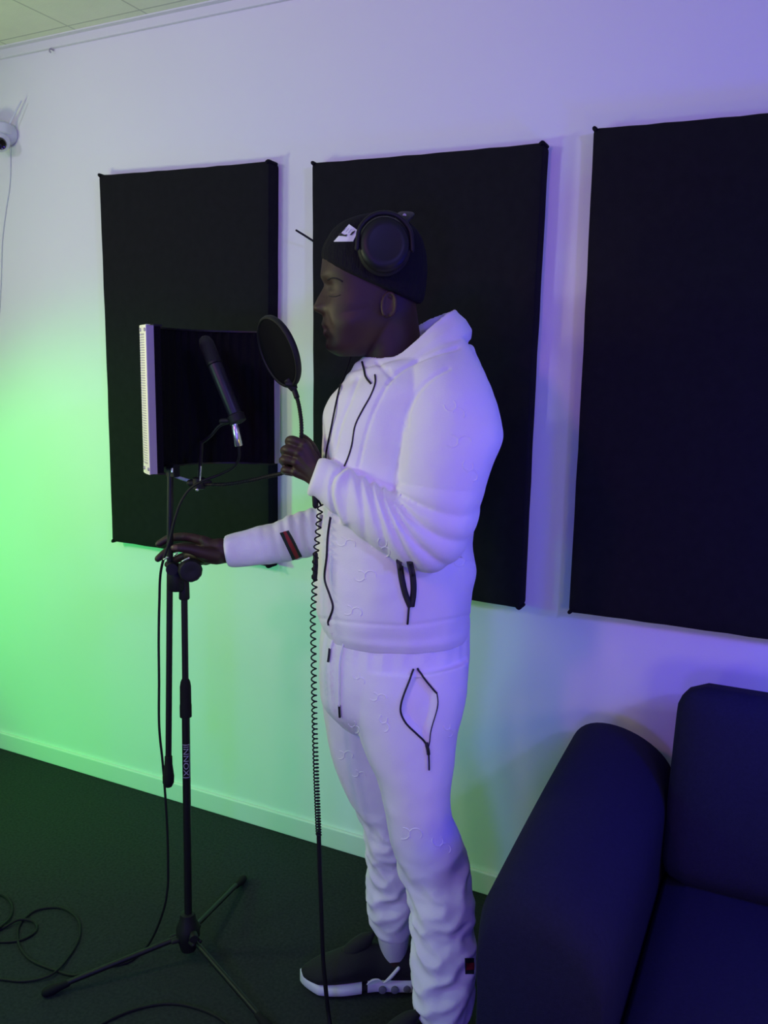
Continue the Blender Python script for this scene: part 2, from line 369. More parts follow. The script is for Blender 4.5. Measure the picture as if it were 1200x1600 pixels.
# hub and legs
hb = Vector((SB.x, SB.y, .062))
bm = NB(); lathe(bm, [(-.040, .012), (-.038, .020), (-.02, .024), (0, .030), (.024, .030), (.040, .022), (.062, .018), (.064, .011)], hb, (0, 0, 1)); hub = obj('hub', bm, M['plastic'], t)
for foot in (onz(75, 1549, .012), onz(379, 1374, .012), Vector((SB.x+.325, SB.y-.115, .012))):
    d = Vector((foot.x-SB.x, foot.y-SB.y, 0)).normalized(); st = hb+d*.026+Vector((0, 0, .0))
    bm = NB(); tube(bm, [st, foot-d*.02+Vector((0, 0, .005))], .0068, 12); lg = obj('leg', bm, M['black'], t)
    q = d.cross(Vector((0, 0, 1))); bm = NB()
    for s_ in (-1, 1):
        tube(bm, [hb+q*.010*s_+d*.01, hb+q*.010*s_+d*.040], .006, 8, roundend=True)
    obj('hinge', bm, M['plastic'], lg)
    bm = NB(); ax = (foot-st).normalized(); tube(bm, [foot-ax*.045, foot-ax*.03, foot-ax*.012, foot+ax*.004], [.0085, .0095, .0125, .0115], 12, roundend=True); obj('rubber_foot', bm, M['rubber'], lg)
bm = NB(); lathe(bm, [(0, .009), (.018, .012), (.022, .010)], hb+rt0*.02-G*.022+Vector((0, 0, .02)), (-G+rt0*.3)); obj('locking_knob', bm, M['plastic'], t)
# folded boom through the clamp
B0, B1 = AT(263, 1226, SS-.012), AT(266.5, 735, SS-.012)
ba = (B1-B0).normalized()
bm = NB(); tube(bm, [B0+ba*.02, B1], .0074, 16); boom = obj('boom', bm, M['black'], t)
bm = NB(); gl = (AT(264, 1182, SS-.012)-B0).length
lathe(bm, [(-.006, .004), (-.004, .009), (.006, .0138), (.022, .0142), (gl*.55, .0115), (gl*.72, .0098), (gl, .0092), (gl+.001, .0078)], B0, ba); obj('end_grip', bm, M['rubber'], boom)
bm = NB(); pth = [AT(268.5, 888, SS-.006), AT(268.5, 790, SS-.006), AT(267.5, 742, SS-.006)]; tube(bm, [p+G*-.004-rt0*.006 for p in pth], .0022, 8); obj('highlight_rod', bm, M['steel_edge'], boom)  # pale rod along the boom, modelled in place of a highlight
bpy.data.objects['highlight_rod'].name = 'boom_highlight'
cl = AT(276, 893, SS-.006)
bm = NB(); lathe(bm, [(-.034, .017), (-.030, .0205), (.016, .0215), (.024, .018), (.030, .012)], cl+Vector((0, 0, -.012))-rt0*.001, (0, 0, 1)); 
lathe(bm, [(0, .014), (.026, .014)], AT(270, 886, SS-.012), -G+rt0*.2)
clamp = obj('boom_clamp', bm, M['plastic'], t)
kc = AT(297, 890, SS-.03); kd = (-G+rt0*.35).normalized()
bm = NB(); ns = 48; R = []
for h_, r_ in ((-.022, .010), (-.020, .022), (-.006, .0275), (.012, .0275), (.020, .024), (.022, .015), (.019, .004)):
    u = kd.orthogonal().normalized(); v = kd.cross(u)
    R.append([kc+kd*h_+(u*math.cos(2*PI*j/ns)+v*math.sin(2*PI*j/ns))*r_*(1+(.015*math.cos(12*2*PI*j/ns) if r_ > .02 else 0)) for j in range(ns)])
rings(bm, R); obj('clamp_knob', bm, M['plastic'], clamp)
for a_, b_ in (((256, 874), (262, 871)), ((273, 867), (277, 864)), ((285, 877), (295, 872))):
    bm = NB(); tube(bm, [AT(*a_, SS-.052), AT(*b_, SS-.052)], .0022, 8, roundend=True); obj('screw', bm, M['chrome'], clamp)
# top bracket, mic arm
jb = AT(311, 755, .115)
bm = NB(); tube(bm, [B1-ba*.005, AT(268, 741, SS-.005), AT(285, 748, .118), jb], [.005, .004, .004, .004], 10, 20); obj('bracket_arm', bm, M['steel_edge'], t)
bm = NB(); lathe(bm, [(-.014, .010), (-.012, .015), (.012, .015), (.014, .010)], jb, (0, 0, 1)); tube(bm, [jb-rt0*.02, jb+rt0*.022], .009, 12, roundend=True); br = obj('mounting_joint', bm, M['plastic'], t)
bm = NB(); ellipsoid(bm, AT(308, 765, .10), ((.004, 0, 0), (0, .004, 0), (0, 0, .004)), 10, 6); obj('screw', bm, M['chrome'], br)
bm = NB(); tube(bm, [jb, AT(313, 727, .105), AT(315, 690, .09)], .0048, 10); obj('mic_post', bm, M['black'], t)
bm = NB(); tube(bm, [AT(312.5, 752, .098), AT(314, 728, .094)], .0018, 8); obj('post_screw', bm, M['chrome'], t)
bm = NB(); tube(bm, [AT(315, 692, .09), AT(328, 682, .08), AT(345, 664, .07), AT(358, 660, .065)], .0035, 10, 20); obj('mic_bracket', bm, M['black'], t)

# ================================================================== reflection filter (curved vocal shield)
shB = Vector((-1.148, -.405, 0)); shA = Vector((-1.252, -.752, 0))
t = thing('reflection_filter', 'curved vocal shield with perforated pale metal back and black foam inside, on the stand', 'vocal shield', (shA+shB)/2+Vector((0, 0, 1.255)))
ch = (shB-shA); hc = ch.length/2; cdir = ch.normalized(); nout = Vector((-cdir.y, cdir.x, 0)); nout = nout if nout.x < 0 else -nout
rot = math.radians(80); Rr = hc/math.sin(rot); ctr = (shA+shB)/2-nout*(Rr*math.cos(rot)) 
def shp(a, r, z): return ctr+nout*(r*math.cos(a))+cdir*(r*math.sin(a))+Vector((0, 0, z))
zb = onz(228, 742, 0); 
def zat(px, py, P):  # height on the vertical line through P seen at py
    lo, hi = 0, 3
    for _ in range(40):
        m_ = (lo+hi)/2
        if proj(Vector((P.x, P.y, m_)))[1] > py: lo = m_
        else: hi = m_
    return lo
Zb, Zt = zat(0, 742, shA), zat(0, 507, shA)
print('shield z', Zb, Zt, proj(Vector((shA.x, shA.y, Zt))), proj(Vector((shB.x, shB.y, Zb))), proj(Vector((shB.x, shB.y, Zt))))
NA = 72
def arcshell(bm, r0, r1, z0, z1, a0, a1, n=NA):
    R = []
    for i in range(n+1):
        a = a0+(a1-a0)*i/n; R.append([shp(a, r0, z0), shp(a, r1, z0), shp(a, r1, z1), shp(a, r0, z1)])
    rings(bm, R)
# outer sheet with real slots: built strip by strip
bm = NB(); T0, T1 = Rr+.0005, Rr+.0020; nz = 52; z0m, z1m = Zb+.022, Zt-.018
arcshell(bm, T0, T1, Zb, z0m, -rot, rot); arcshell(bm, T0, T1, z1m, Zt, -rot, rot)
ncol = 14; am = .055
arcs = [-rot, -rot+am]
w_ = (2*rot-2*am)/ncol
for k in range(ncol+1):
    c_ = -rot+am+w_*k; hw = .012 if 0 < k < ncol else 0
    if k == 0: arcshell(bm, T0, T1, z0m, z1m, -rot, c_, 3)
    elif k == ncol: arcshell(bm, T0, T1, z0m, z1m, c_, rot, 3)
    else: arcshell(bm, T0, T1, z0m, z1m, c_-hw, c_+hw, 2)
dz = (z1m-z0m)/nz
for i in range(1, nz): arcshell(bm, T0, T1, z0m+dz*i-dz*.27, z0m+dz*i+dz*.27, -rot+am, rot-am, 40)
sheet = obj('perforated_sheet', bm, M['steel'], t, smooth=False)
for zz in (Zb+.012, Zt-.010):
    for a in (-rot+.03, -rot+.2, 0, rot-.2):
        bm = NB(); n_ = (shp(a, 1, 0)-shp(a, 0, 0)).normalized(); lathe(bm, [(0, .004), (.002, .0038), (.003, .001)], shp(a, T1, zz), n_, 12); obj('screw', bm, M['steel_edge'], sheet)
bm = NB(); arcshell(bm, Rr-.0155, Rr+.0005, Zb+.001, Zt-.001, -rot, rot, NA); obj('edge_frame', bm, M['steel_edge'], t, smooth=False)
bm = NB(); R = []
for i in range(161):     # ridged foam
    a = -rot+.012+(2*rot-.024)*i/160; r_ = Rr-.028-.004*(.5+.5*math.cos(a*46)); R.append([shp(a, Rr-.016, Zb+.002), shp(a, Rr-.016, Zt-.002), shp(a, r_, Zt-.002), shp(a, r_, Zb+.002)])
rings(bm, R); obj('foam_lining', bm, M['foam'], t, smooth=False)
for z_ in (Zb-.0015, Zt-.0025):
    bm = NB(); arcshell(bm, Rr-.034, Rr-.0153, z_, z_+.004, -rot, rot, 40); obj('rim_strip', bm, M['black'], t, smooth=False)
bm = NB(); a_ = AT(275, 516, .0); p_ = shp(-rot+.42, Rr-.02, Zt+.002); tube(bm, [p_+cdir*-.010, p_+cdir*.010], .0022, 8, roundend=True); obj('top_clip', bm, M['chrome'], t)
bm = NB(); p_ = AT(270, 738, SS-.01); box(bm, (p_.x-.012, p_.y-.010, Zb-.02), (p_.x+.012, p_.y+.012, Zb+.01)); obj('mount_block', bm, M['plastic'], t, bevel=.002)
bm = NB(); tube(bm, [AT(269, 738, SS-.028), AT(269, 731, SS-.028)], .0028, 10); obj('mount_screw', bm, M['chrome'], bpy.data.objects['mount_block'])

# ================================================================== microphone
m0, m1 = AT(371, 657, .05), AT(318, 526, .09); ma = (m1-m0).normalized(); ML = (m1-m0).length
t = thing('microphone', 'slim black condenser microphone tilted inside the vocal shield', 'microphone', m0)
k_ = .0150
bm = NB(); lathe(bm, [(0, .010), (.002, .0125), (.008, k_), (ML*.66, k_+.0012), (ML*.67, k_-.001)], m0, ma); body_ = obj('microphone_body', bm, M['mic'], t)
bm = NB(); lathe(bm, [(ML*.67, k_-.0005), (ML*.69, k_+.002), (ML*.92, k_+.002), (ML*.98, k_-.003), (ML, .006), (ML+.001, .001)], m0, ma); obj('grille', bm, M['grille'], t)
bm = NB(); lathe(bm, [(ML*.665, k_+.0005), (ML*.665+.001, k_+.0026), (ML*.69, k_+.0026), (ML*.69+.001, k_)], m0, ma); obj('grille_band', bm, M['black'], t)
bm = NB(); lathe(bm, [(-.006, .014), (-.004, .019), (.012, .020), (.015, .016)], m0, ma); tube(bm, [m0-rt0*.035+Vector((0, 0, -.002)), m0+rt0*.004], .006, 10, roundend=True); obj('clip', bm, M['plastic'], t)
x1_ = AT(367.5, 668, .05); x2_ = AT(373.5, 697, .05); xa = (x2_-x1_).normalized(); xl = (x2_-x1_).length
bm = NB(); lathe(bm, [(-.012, .007), (-.002, .0072), (0, .0082), (xl*.96, .0088), (xl, .0075)], x1_, xa); obj('plug', bm, M['chrome'], t)

# microphone cable down the stand and out over the carpet
def flo(px, py, z=.004): return onz(px, py, z)
P = [x2_-xa*.004, AT(374, 712, .055), AT(368, 727, .07), AT(345, 741, .09), AT(316, 752, .085), AT(297, 764, .09), AT(283, 784, .09), AT(273, 812, .09), AT(265, 845, .09), AT(256, 872, .075), AT(251, 895, .09), AT(249, 940, .1), AT(248, 1000, .11), AT(248.5, 1060, .11), AT(249, 1140, .115), AT(254, 1190, .12), AT(258, 1240, .12), AT(261.5, 1300, .12), AT(262.5, 1350, .12), AT(262, 1385, .12), AT(256, 1420, .12)]
P += [flo(222, 1488), flo(200, 1503), flo(160, 1512), flo(118, 1524), flo(85, 1516), flo(45, 1498), flo(27, 1465), flo(32, 1443), flo(55, 1423), flo(90, 1418), flo(120, 1435), flo(124, 1462), flo(108, 1494), flo(78, 1524, .008), flo(40, 1533), flo(0, 1530), flo(-60, 1522), flo(-120, 1500)]
bm = NB(); tube(bm, P, .0032, 8, 420); tag(obj('microphone_cable', bm, M['cable']), 'black cable hanging from the microphone down the stand and looping over the carpet', 'cable')
P = [flo(-120, 1470), flo(-60, 1458), flo(0, 1452), flo(30, 1437, .010), flo(52, 1440), flo(55, 1456), flo(35, 1468), flo(0, 1472), flo(-50, 1468), flo(-75, 1435), flo(-40, 1402), flo(0, 1398), flo(17, 1412), flo(16, 1432), flo(-5, 1452, .012), flo(-60, 1480), flo(-130, 1490)]
bm = NB(); tube(bm, P, .0034, 8, 220); tag(obj('floor_cable', bm, M['cable']), 'black cable lying in small loops on the carpet at the left edge', 'cable')
P = [flo(60, 1700), flo(110, 1640), flo(165, 1597), flo(215, 1576), flo(265, 1568), flo(310, 1576), flo(350, 1596), flo(380, 1640), flo(385, 1700)]
bm = NB(); tube(bm, P, .0034, 8, 120); tag(obj('floor_cable', bm, M['cable']), 'black cable making a low arc on the carpet at the bottom edge below the stand', 'cable')
P = [flo(-40, 1470), flo(10, 1530, .009), flo(50, 1560), flo(85, 1600), flo(110, 1660)]

# ================================================================== pop filter
pc = AT(435.5, 550, .0)
t = thing('pop_filter', 'round black pop filter on a gooseneck held in the singer\'s left hand', 'pop filter', AT(456, 605, 0))
mj = AT(458, 602, 0)-AT(414, 498, 0); mj = mj/2                       # long half axis
nrm = (AT(300, 600, .1)-pc); nrm = (nrm.normalized()*.0+(-rt0*.86+G*-.50)); nrm = (nrm-mj*nrm.dot(mj)/mj.length_squared).normalized()
mn = nrm.cross(mj.normalized()).normalized()*mj.length
n_ = 64; bm = NB(); R = []
for i in range(n_):
    a = 2*PI*i/n_; c_ = mj*math.cos(a)+mn*math.sin(a); e_ = c_.normalized()
    R.append([pc+c_+e_*(.0045*math.cos(q))+nrm*(.007*math.sin(q)) for q in [2*PI*k/10 for k in range(10)]])
rings(bm, R, closed=True); obj('rim', bm, M['plastic'], t)
for s_ in (.004, -.004):
    bm = NB(); R = []
    for k in range(9):
        r_ = max(.001, k/8); R.append([pc+nrm*(s_*(1+.6*(1-r_*r_)))+(mj*math.cos(2*PI*i/48)+mn*math.sin(2*PI*i/48))*(r_*.985) for i in range(48)])
    V = [[bm.verts.new(p) for p in r] for r in R]
    for a, b in zip(V[:-1], V[1:]):
        for j in range(48): bm.faces.new((a[j], a[(j+1) % 48], b[(j+1) % 48], b[j]))
    bm.faces.new(V[0]); o = obj('mesh_screen', bm, M['mesh'], t); so = o.modifiers.new('s', 'SOLIDIFY'); so.thickness = .0006
bm = NB(); tube(bm, [AT(450, 592, 0), AT(455, 600, 0), AT(460, 609, 0)], [.010, .012, .008], 12); lathe(bm, [(-.012, .006), (0, .008), (.012, .006)], AT(455, 600, -.005), rt0); obj('rim_clamp', bm, M['plastic'], t)
bm = NB(); P = smoothpath([tuple(p) for p in (AT(459, 607, 0), AT(465, 625, -.01), AT(469, 645, -.03), AT(471, 665, -.048), AT(470.5, 685, -.058), AT(466, 710, -.06), AT(458, 728, -.055), AT(444, 738, -.035), AT(420, 744, .0), AT(385, 752, .04), AT(350, 757, .08), AT(325, 757, .105), AT(311, 756, .115))], 260)
tube(bm, P, [.0042+.0006*math.sin(i*1.7) for i in range(260)], 10); obj('gooseneck', bm, M['cable'], t)
bm = NB(); tube(bm, P[2:14], .0062, 10); obj('gooseneck_sleeve', bm, M['plastic'], t)

# ================================================================== sofa
SX, SYB = -.452, -.06
t = thing('sofa', 'dark navy fabric sofa with a rounded armrest at the bottom right', 'sofa', (.5, -.5, 0))
def rbox(bm, a, b, r, n=4, puff=(0, 0, 0), seg=10):
    """rounded cushion box: superellipsoid-like grid"""
    a, b = Vector(a), Vector(b); c = (a+b)/2; h = (b-a)/2; bt = NB(); bmesh.ops.create_cube(bt, size=2)
    bmesh.ops.subdivide_edges(bt, edges=bt.edges, cuts=seg, use_grid_fill=True); m_ = {}
    for v in bt.verts:
        p = v.co.copy(); q = Vector([p[i]*h[i] for i in range(3)]); inn = Vector([max(-(h[i]-r), min(h[i]-r, q[i])) for i in range(3)])
        d = q-inn
        if d.length > 1e-9:
            # map cube corner regions to sphere
            e = Vector([d[i]/r for i in range(3)]); mx = max(abs(x) for x in e)
            if mx > 0: d = e.normalized()*r*mx if sum(1 for x in e if abs(x) > 1e-6) > 1 else d
        q = inn+d
        for i in range(3):
            j, k = (i+1) % 3, (i+2) % 3
            q[i] += math.copysign(puff[i], p[i])*(1-p[j]**2)*(1-p[k]**2)*abs(p[i])
        m_[v] = bm.verts.new(c+q)
    for f in bt.faces: bm.faces.new([m_[v] for v in f.verts])
    bt.free()
# arm: arch section swept toward the room, slightly flaring to its front
bm = NB(); R = []; nn = 40
prof = []
W_ = .262; H_ = .648
for i in range(25):
    a = PI*i/24; q_ = PI*(i/24)**.78; prof.append((W_/2-math.cos(a)*W_/2*1.0, H_-.135+.135*max(0, math.sin(q_))**.85))
prof = [(0.012, .03)]+[(0.004+.0*z, z) for z in (.1, .2, .3, .4, .47)]+prof+[(W_, z) for z in (.47, .4, .3, .2, .1)]+[(W_, .03)]
ys = [-.10, -.104, -.115, -.14, -.2, -.3, -.45, -.6, -.7, -.8, -.88, -.905, -.918, -.922]
for y in ys:
    e = min(1, max(0, (-.10-y)/.03)); e2 = min(1, max(0, (y+.922)/.04)); k = .90+.10*min(math.sqrt(e), math.sqrt(e2)); u = (-y-.1)/.82
    R.append([Vector((SX+.030*u*(1-x/W_)+W_/2+(x-W_/2)*k, y, .03+(z-.03)*(k+.012*math.sin(u*PI)))) for x, z in prof])
rings(bm, R); obj('armrest', bm, M['sofa'], t, autosharp=False)
bm = NB(); rbox(bm, (SX+W_-.01, -.89, .05), (2.0, -.10, .27), .03); obj('base', bm, M['sofa'], t)
bm = NB(); rbox(bm, (SX+W_-.005, -.26, .20), (1.98, -.07, .705), .05, seg=14); obj('backrest', bm, M['sofa'], t)
for xx, yy in ((SX+.06, -.80), (SX+.06, -.18), (1.9, -.80), (1.9, -.18)):
    bm = NB(); lathe(bm, [(0, .018), (.052, .022)], (xx, yy, 0), (0, 0, 1), 16); obj('foot', bm, M['black'], t)
def scush(x0, x1):
    bm = NB(); rbox(bm, (x0, -.91, .255), (x1, -.25, .405), .045, puff=(0, 0, .018), seg=16); return bm
obj('seat_cushion', scush(SX+W_+.004, .86), M['sofa'], t, autosharp=False); obj('seat_cushion', scush(.866, 1.9), M['sofa'], t, autosharp=False)
def bcush(x0, x1):
    bm = NB(); rbox(bm, (x0, -.095, .0), (x1, .095, .440), .055, puff=(.002, .03, .003), seg=18)
    bmesh.ops.rotate(bm, verts=bm.verts, cent=(0, 0, 0), matrix=Matrix.Rotation(math.radians(-13), 3, 'X')); bmesh.ops.translate(bm, verts=bm.verts, vec=(0, -.285, .378)); return bm
obj('back_cushion', bcush(SX+W_+.001, .86), M['sofa'], t, autosharp=False); obj('back_cushion', bcush(.868, 1.9), M['sofa'], t, autosharp=False)

# ================================================================== the singer
person = thing('person', 'man in a white zip tracksuit and black beanie standing sideways at the microphone', 'person', onz(640, 1580, 0))

# ---- head
H0 = AT(585, 450, 0); hx = AT(490, 450, 0)-AT(690, 450, 0)
def head_mesh(bm):
    rows = [(338, 575, 600, .012), (343, 556, 616, .034), (352, 536, 632, .052), (368, 518, 645, .066), (390, 507, 653, .0745), (410, 503.5, 656, .078), (430, 502.5, 656, .0775), (449, 507.5, 655, .0755), (465, 509, 653, .0735), (482, 508, 648, .071), (495, 506, 640, .068), (505, 506, 632, .0655), (516, 507.5, 624, .062), (528, 509.5, 614, .057), (538, 510.5, 604, .0515), (546, 512.5, 594, .045), (552, 519, 584, .037), (557, 530, 570, .024)]
    Rr_ = np.array(rows, float)
    def it(py, k): return np.interp(py, Rr_[:, 0], Rr_[:, k])
    nose = np.array([(444, 0), (449, 1.5), (457, 7), (465, 12), (474, 16), (479, 18.2), (483, 18.4), (486.5, 15.5), (490, 8.5), (493, 2.5), (497, 0)])
    lips = np.array([(495, 0), (500, 1.5), (506, 3.4), (511, 3.4), (514.5, 1.4), (516, .8), (518, 2.4), (521.5, 3.4), (525, 1.8), (529, -.8), (533, -.2), (540, 2.0), (546, 1.6), (551, 0)])
    brow = np.array([(418, 0), (426, 1.2), (433, 2.2), (440, .6), (446, -1), (452, 0)])
    R = []; ns = 120
    pys = np.concatenate([np.linspace(338, 425, 34)[:-1], np.linspace(425, 550, 120)[:-1], np.linspace(550, 557, 5)])
    # smooth row interpolation
    from_rows = smoothpath([(r[0]/100, r[1]/100, r[2]/100, r[3]*10) for r in rows], 400)
    for py in pys:
        i = np.argmin(abs(from_rows[:, 0]*100-py)); xf, xb, hw = np.interp(py, from_rows[:, 0]*100, from_rows[:, 1])*100, np.interp(py, from_rows[:, 0]*100, from_rows[:, 2])*100, np.interp(py, from_rows[:, 0]*100, from_rows[:, 3])/10
        nz_, lp, bw = np.interp(py, nose[:, 0], nose[:, 1]), np.interp(py, lips[:, 0], lips[:, 1]), np.interp(py, brow[:, 0], brow[:, 1])
        ring = []
        for j in range(ns):
            a = 2*PI*j/ns; a = a-.25*math.sin(2*a)*.0
            c, sn = math.cos(a), math.sin(a)            # c=-1 : face front
            # front of the face is flatter than an ellipse, lower face tapers
            e = 2.35 if c < 0 else 2.1
            cc = math.copysign(abs(c)**(2/e), c); ss = math.copysign(abs(sn)**(2/e), sn)
            lat = hw*ss                                  # metres sideways
            x = (xf+xb)/2+(xb-xf)/2*cc
            if c < 0:
                fr = abs(c)
                nw = .0105+.0095*max(0, min(1, (py-458)/22)); nb = nz_*math.exp(-(lat/nw)**2/1.2)
                if 474 < py < 492: nb += 4.2*math.sin(PI*(py-474)/18)*math.exp(-((abs(lat)-.0145)/.0065)**2)   # nostril wings
                nb += lp*math.exp(-(lat/.026)**2)
                nb += bw*math.exp(-((abs(lat)-.022)/.024)**2)
                # eye sockets and lids
                nb -= 5.5*math.exp(-((abs(lat)-.031)/.015)**2-((py-455)/8.5)**2)
                nb += 4.6*math.exp(-((abs(lat)-.031)/.0105)**2-((py-458)/5.2)**2)
                nb -= 1.6*math.exp(-((abs(lat)-.031)/.014)**2-((py-463.5)/1.5)**2)
                # cheek bone, fold beside the mouth
                nb += 2.4*math.exp(-((abs(lat)-.044)/.018)**2-((py-478)/14)**2)
                nb -= 1.8*math.exp(-((abs(lat)-.034-.0004*(py-500))/.006)**2-((py-502)/14)**2)
                x -= nb*fr**.3
            wq = 0
            if True: wq = .0022*abs(sn)*math.exp(-((py-478)/16)**2)*math.exp(-((c+.45)/.28)**2)  # zygoma
            if True: wq -= .004*abs(sn)*math.exp(-((py-505)/14)**2)*math.exp(-((c+.35)/.3)**2)  # hollow cheek
            p = AT(x, py, 0)+G*(lat+math.copysign(wq, lat)); ring.append(p)
        R.append(ring)
    rings(bm, R)
HY = math.radians(-9)
def turn_head(bm, vs):
    bmesh.ops.rotate(bm, verts=vs, cent=H0, matrix=Matrix.Rotation(-HY, 3, 'Z'))
bm = NB(); head_mesh(bm)
# ears
for sgn in (-1, 1):
    e0 = AT(600 if sgn < 0 else 606, 482, 0)+G*(sgn*.0725); ud = Vector((0, 0, 1)); fd = rt0
    tilt = (ud*.97+fd*.12).normalized(); cr = tilt.cross(G).normalized()
    pts = []
    for k in range(15):
        a = math.radians(-70+k*(300/14)); pts.append(e0+tilt*(.0275*math.sin(a)*(.95 if math.sin(a) > 0 else .8))+rt0*(.0135*math.cos(a+.15))+G*(sgn*(.008+.008*max(0, math.cos(a)))))
    tube(bm, pts, [.0034]+[.0036]*13+[.0050], 8, 40, roundend=True)
    ellipsoid(bm, e0+G*sgn*.003, (rt0*.0145, tilt*.026, G*.0075), 16, 10)
    tube(bm, [e0+tilt*.014-rt0*.003+G*sgn*.009, e0+tilt*.006+rt0*.006+G*sgn*.010, e0-tilt*.006+rt0*.006+G*sgn*.010, e0-tilt*.014-rt0*.002+G*sgn*.009], .0030, 8, 14, roundend=True)
    ellipsoid(bm, e0-rt0*.012+G*sgn*.006-tilt*.002, (rt0*.004, tilt*.007, G*.005), 10, 8)
turn_head(bm, list(bm.verts))
# neck
loft(bm, [(556, 500, 648, 452, 0, .056), (562, 530, 652, 490, .0, .052), (572, 560, 656, 520, .0, .050), (576, 600, 660, 560, 0, .048), (560, 640, 690, 620, .0, .09)], 24, 40)
# trunk and limbs under the clothes
loft(bm, [(540, 610, 725, 575, .02, .10), (530, 660, 735, 650, .01, .16), (520, 760, 725, 760, 0, .15), (520, 880, 720, 880, 0, .145), (525, 980, 712, 985, 0, .14), (530, 1060, 705, 1060, 0, .12), (560, 1100, 690, 1100, 0, .08)], 40, 40)
loft(bm, [(655, 590, 745, 590, -.11, .055), (650, 700, 740, 710, -.17, .045), (645, 775, 725, 830, -.185, .045), (600, 785, 612, 845, -.185, .038), (545, 755, 535, 800, -.15, .03), (508, 730, 494, 768, -.11, .026)], 40, 32)
loft(bm, [(555, 650, 625, 650, .19, .055), (545, 740, 595, 740, .235, .045), (530, 800, 572, 830, .24, .045), (485, 812, 490, 860, .22, .036), (420, 832, 424, 874, .18, .028), (352, 841, 357, 879, .145, .022), (338, 842, 342, 882, .142, .020)], 40, 32)
loft(bm, [(560, 1060, 700, 1060, -.07, .075), (590, 1200, 690, 1210, -.09, .06), (632, 1340, 700, 1340, -.1, .045), (658, 1450, 722, 1450, -.14, .045), (668, 1580, 715, 1580, -.19, .033), (672, 1625, 716, 1625, -.20, .033)], 50, 32)
loft(bm, [(530, 1060, 640, 1060, .07, .075), (550, 1180, 640, 1180, .08, .06), (580, 1290, 640, 1290, .078, .045), (585, 1380, 635, 1380, .065, .042), (597, 1450, 632, 1455, .055, .03), (600, 1500, 634, 1500, .052, .032)], 50, 32)
def capsule(pts, rad, n=14): tube(bm, pts, rad, 12, n, roundend=True)
# left hand: a fist round the gooseneck, back of the hand to the viewer
wl = AT(503, 750, -.105)
MC = [AT(476, 695, -.092), AT(468, 708, -.096), AT(464, 722, -.094), AT(463, 737, -.086)]
PI_ = [AT(456, 687, -.086), AT(448, 702, -.088), AT(445, 718, -.086), AT(446, 734, -.078)]
DI = [AT(452, 692, -.058), AT(446, 707, -.056), AT(444, 722, -.055), AT(446, 737, -.052)]
TI = [AT(464, 695, -.042), AT(460, 710, -.040), AT(459, 725, -.040), AT(459, 740, -.040)]
for k in range(4):
    r = (.0088, .0090, .0086, .0078)[k]
    capsule([MC[k], PI_[k], DI[k], TI[k]], [r*1.12, r*1.05, r*.96, r*.85], 16)
    ellipsoid(bm, MC[k]-G*.002, (rt0*.0115, Vector((0, 0, .0105)), G*.010), 12, 8)
    capsule([wl+Vector((0, 0, .008*(1.5-k))), lerp(wl, MC[k], .5)+G*.004, MC[k]+G*.002], [.0165, .0155, .0125], 12)
capsule([wl+G*.012+Vector((0, 0, .01)), AT(488, 735, -.075), AT(475, 728, -.068)], [.017, .017, .013], 10)
capsule([AT(498, 735, -.085), AT(492, 712, -.066), AT(484, 694, -.050), AT(474, 684, -.040), ], [.0150, .0125, .0100, .0085], 14)
# right hand: round the stand, thumb on the near side
wr = AT(345, 861, .142)
capsule([AT(352, 861, .145), wr, AT(330, 860, .142)], [.024, .023, .022], 8)
F = [[(318, 845, .145), (292, 839, .152), (265, 841, .152), (248, 850, .148)],
     [(316, 856, .158), (288, 854, .17), (262, 861, .168), (247, 873, .158)],
     [(318, 866, .165), (292, 868, .18), (272, 876, .176), (262, 882, .16)],
     [(322, 875, .16), (300, 880, .172), (286, 886, .168), (278, 890, .155)]]
for k, f_ in enumerate(F):
    r = (.0103, .0106, .0104, .0096)[k]; q = [AT(*p) for p in f_]
    capsule(q, [r*1.15, r*1.05, r*.95, r*.82], 16)
    capsule([wr+Vector((0, 0, .009*(1.5-k))), lerp(wr, q[0], .55), q[0]], [.0185, .017, .0135], 12)
capsule([AT(340, 868, .128), AT(318, 864, .108), AT(296, 858, .094), AT(278, 856, .088), AT(272, 856, .088)], [.0175, .0150, .0112, .0098, .0088], 18)
capsule([AT(340, 870, .135), AT(325, 868, .125), AT(314, 864, .13)], [.0195, .0185, .016], 10)
capsule([AT(335, 868, .150), AT(314, 869, .150), AT(294, 868, .158)], [.020, .018, .012], 10)
capsule([AT(335, 862, .150), AT(318, 862, .150), AT(302, 861, .158)], [.021, .020, .014], 10)
# feet inside the shoes
SHR = (Vector((-.862, -.500, 0)), Vector((-.887, -.462, 0)).normalized())
ankL = AT(692, 1620, -.20); dL = Vector((-.90, -.44, 0)).normalized(); cL = Vector((ankL.x, ankL.y, 0))+dL*.062
ankR = AT(617, 1480, .053)
cR = Vector((ankR.x, ankR.y, 0))+SHR[1]*.062
print('shoe', cR, SHR[0], 'ankles', ankL, ankR)
for an, c_, d_ in ((ankL, cL, dL), (ankR, cR, SHR[1])):
    capsule([an, Vector((an.x, an.y, .085)), c_-d_*.02+Vector((0, 0, .052)), c_+d_*.06+Vector((0, 0, .042))], [.032, .030, .026, .020], 16)
SK = remesh('body', bm, .0026, 3, None, person, fac=.5)
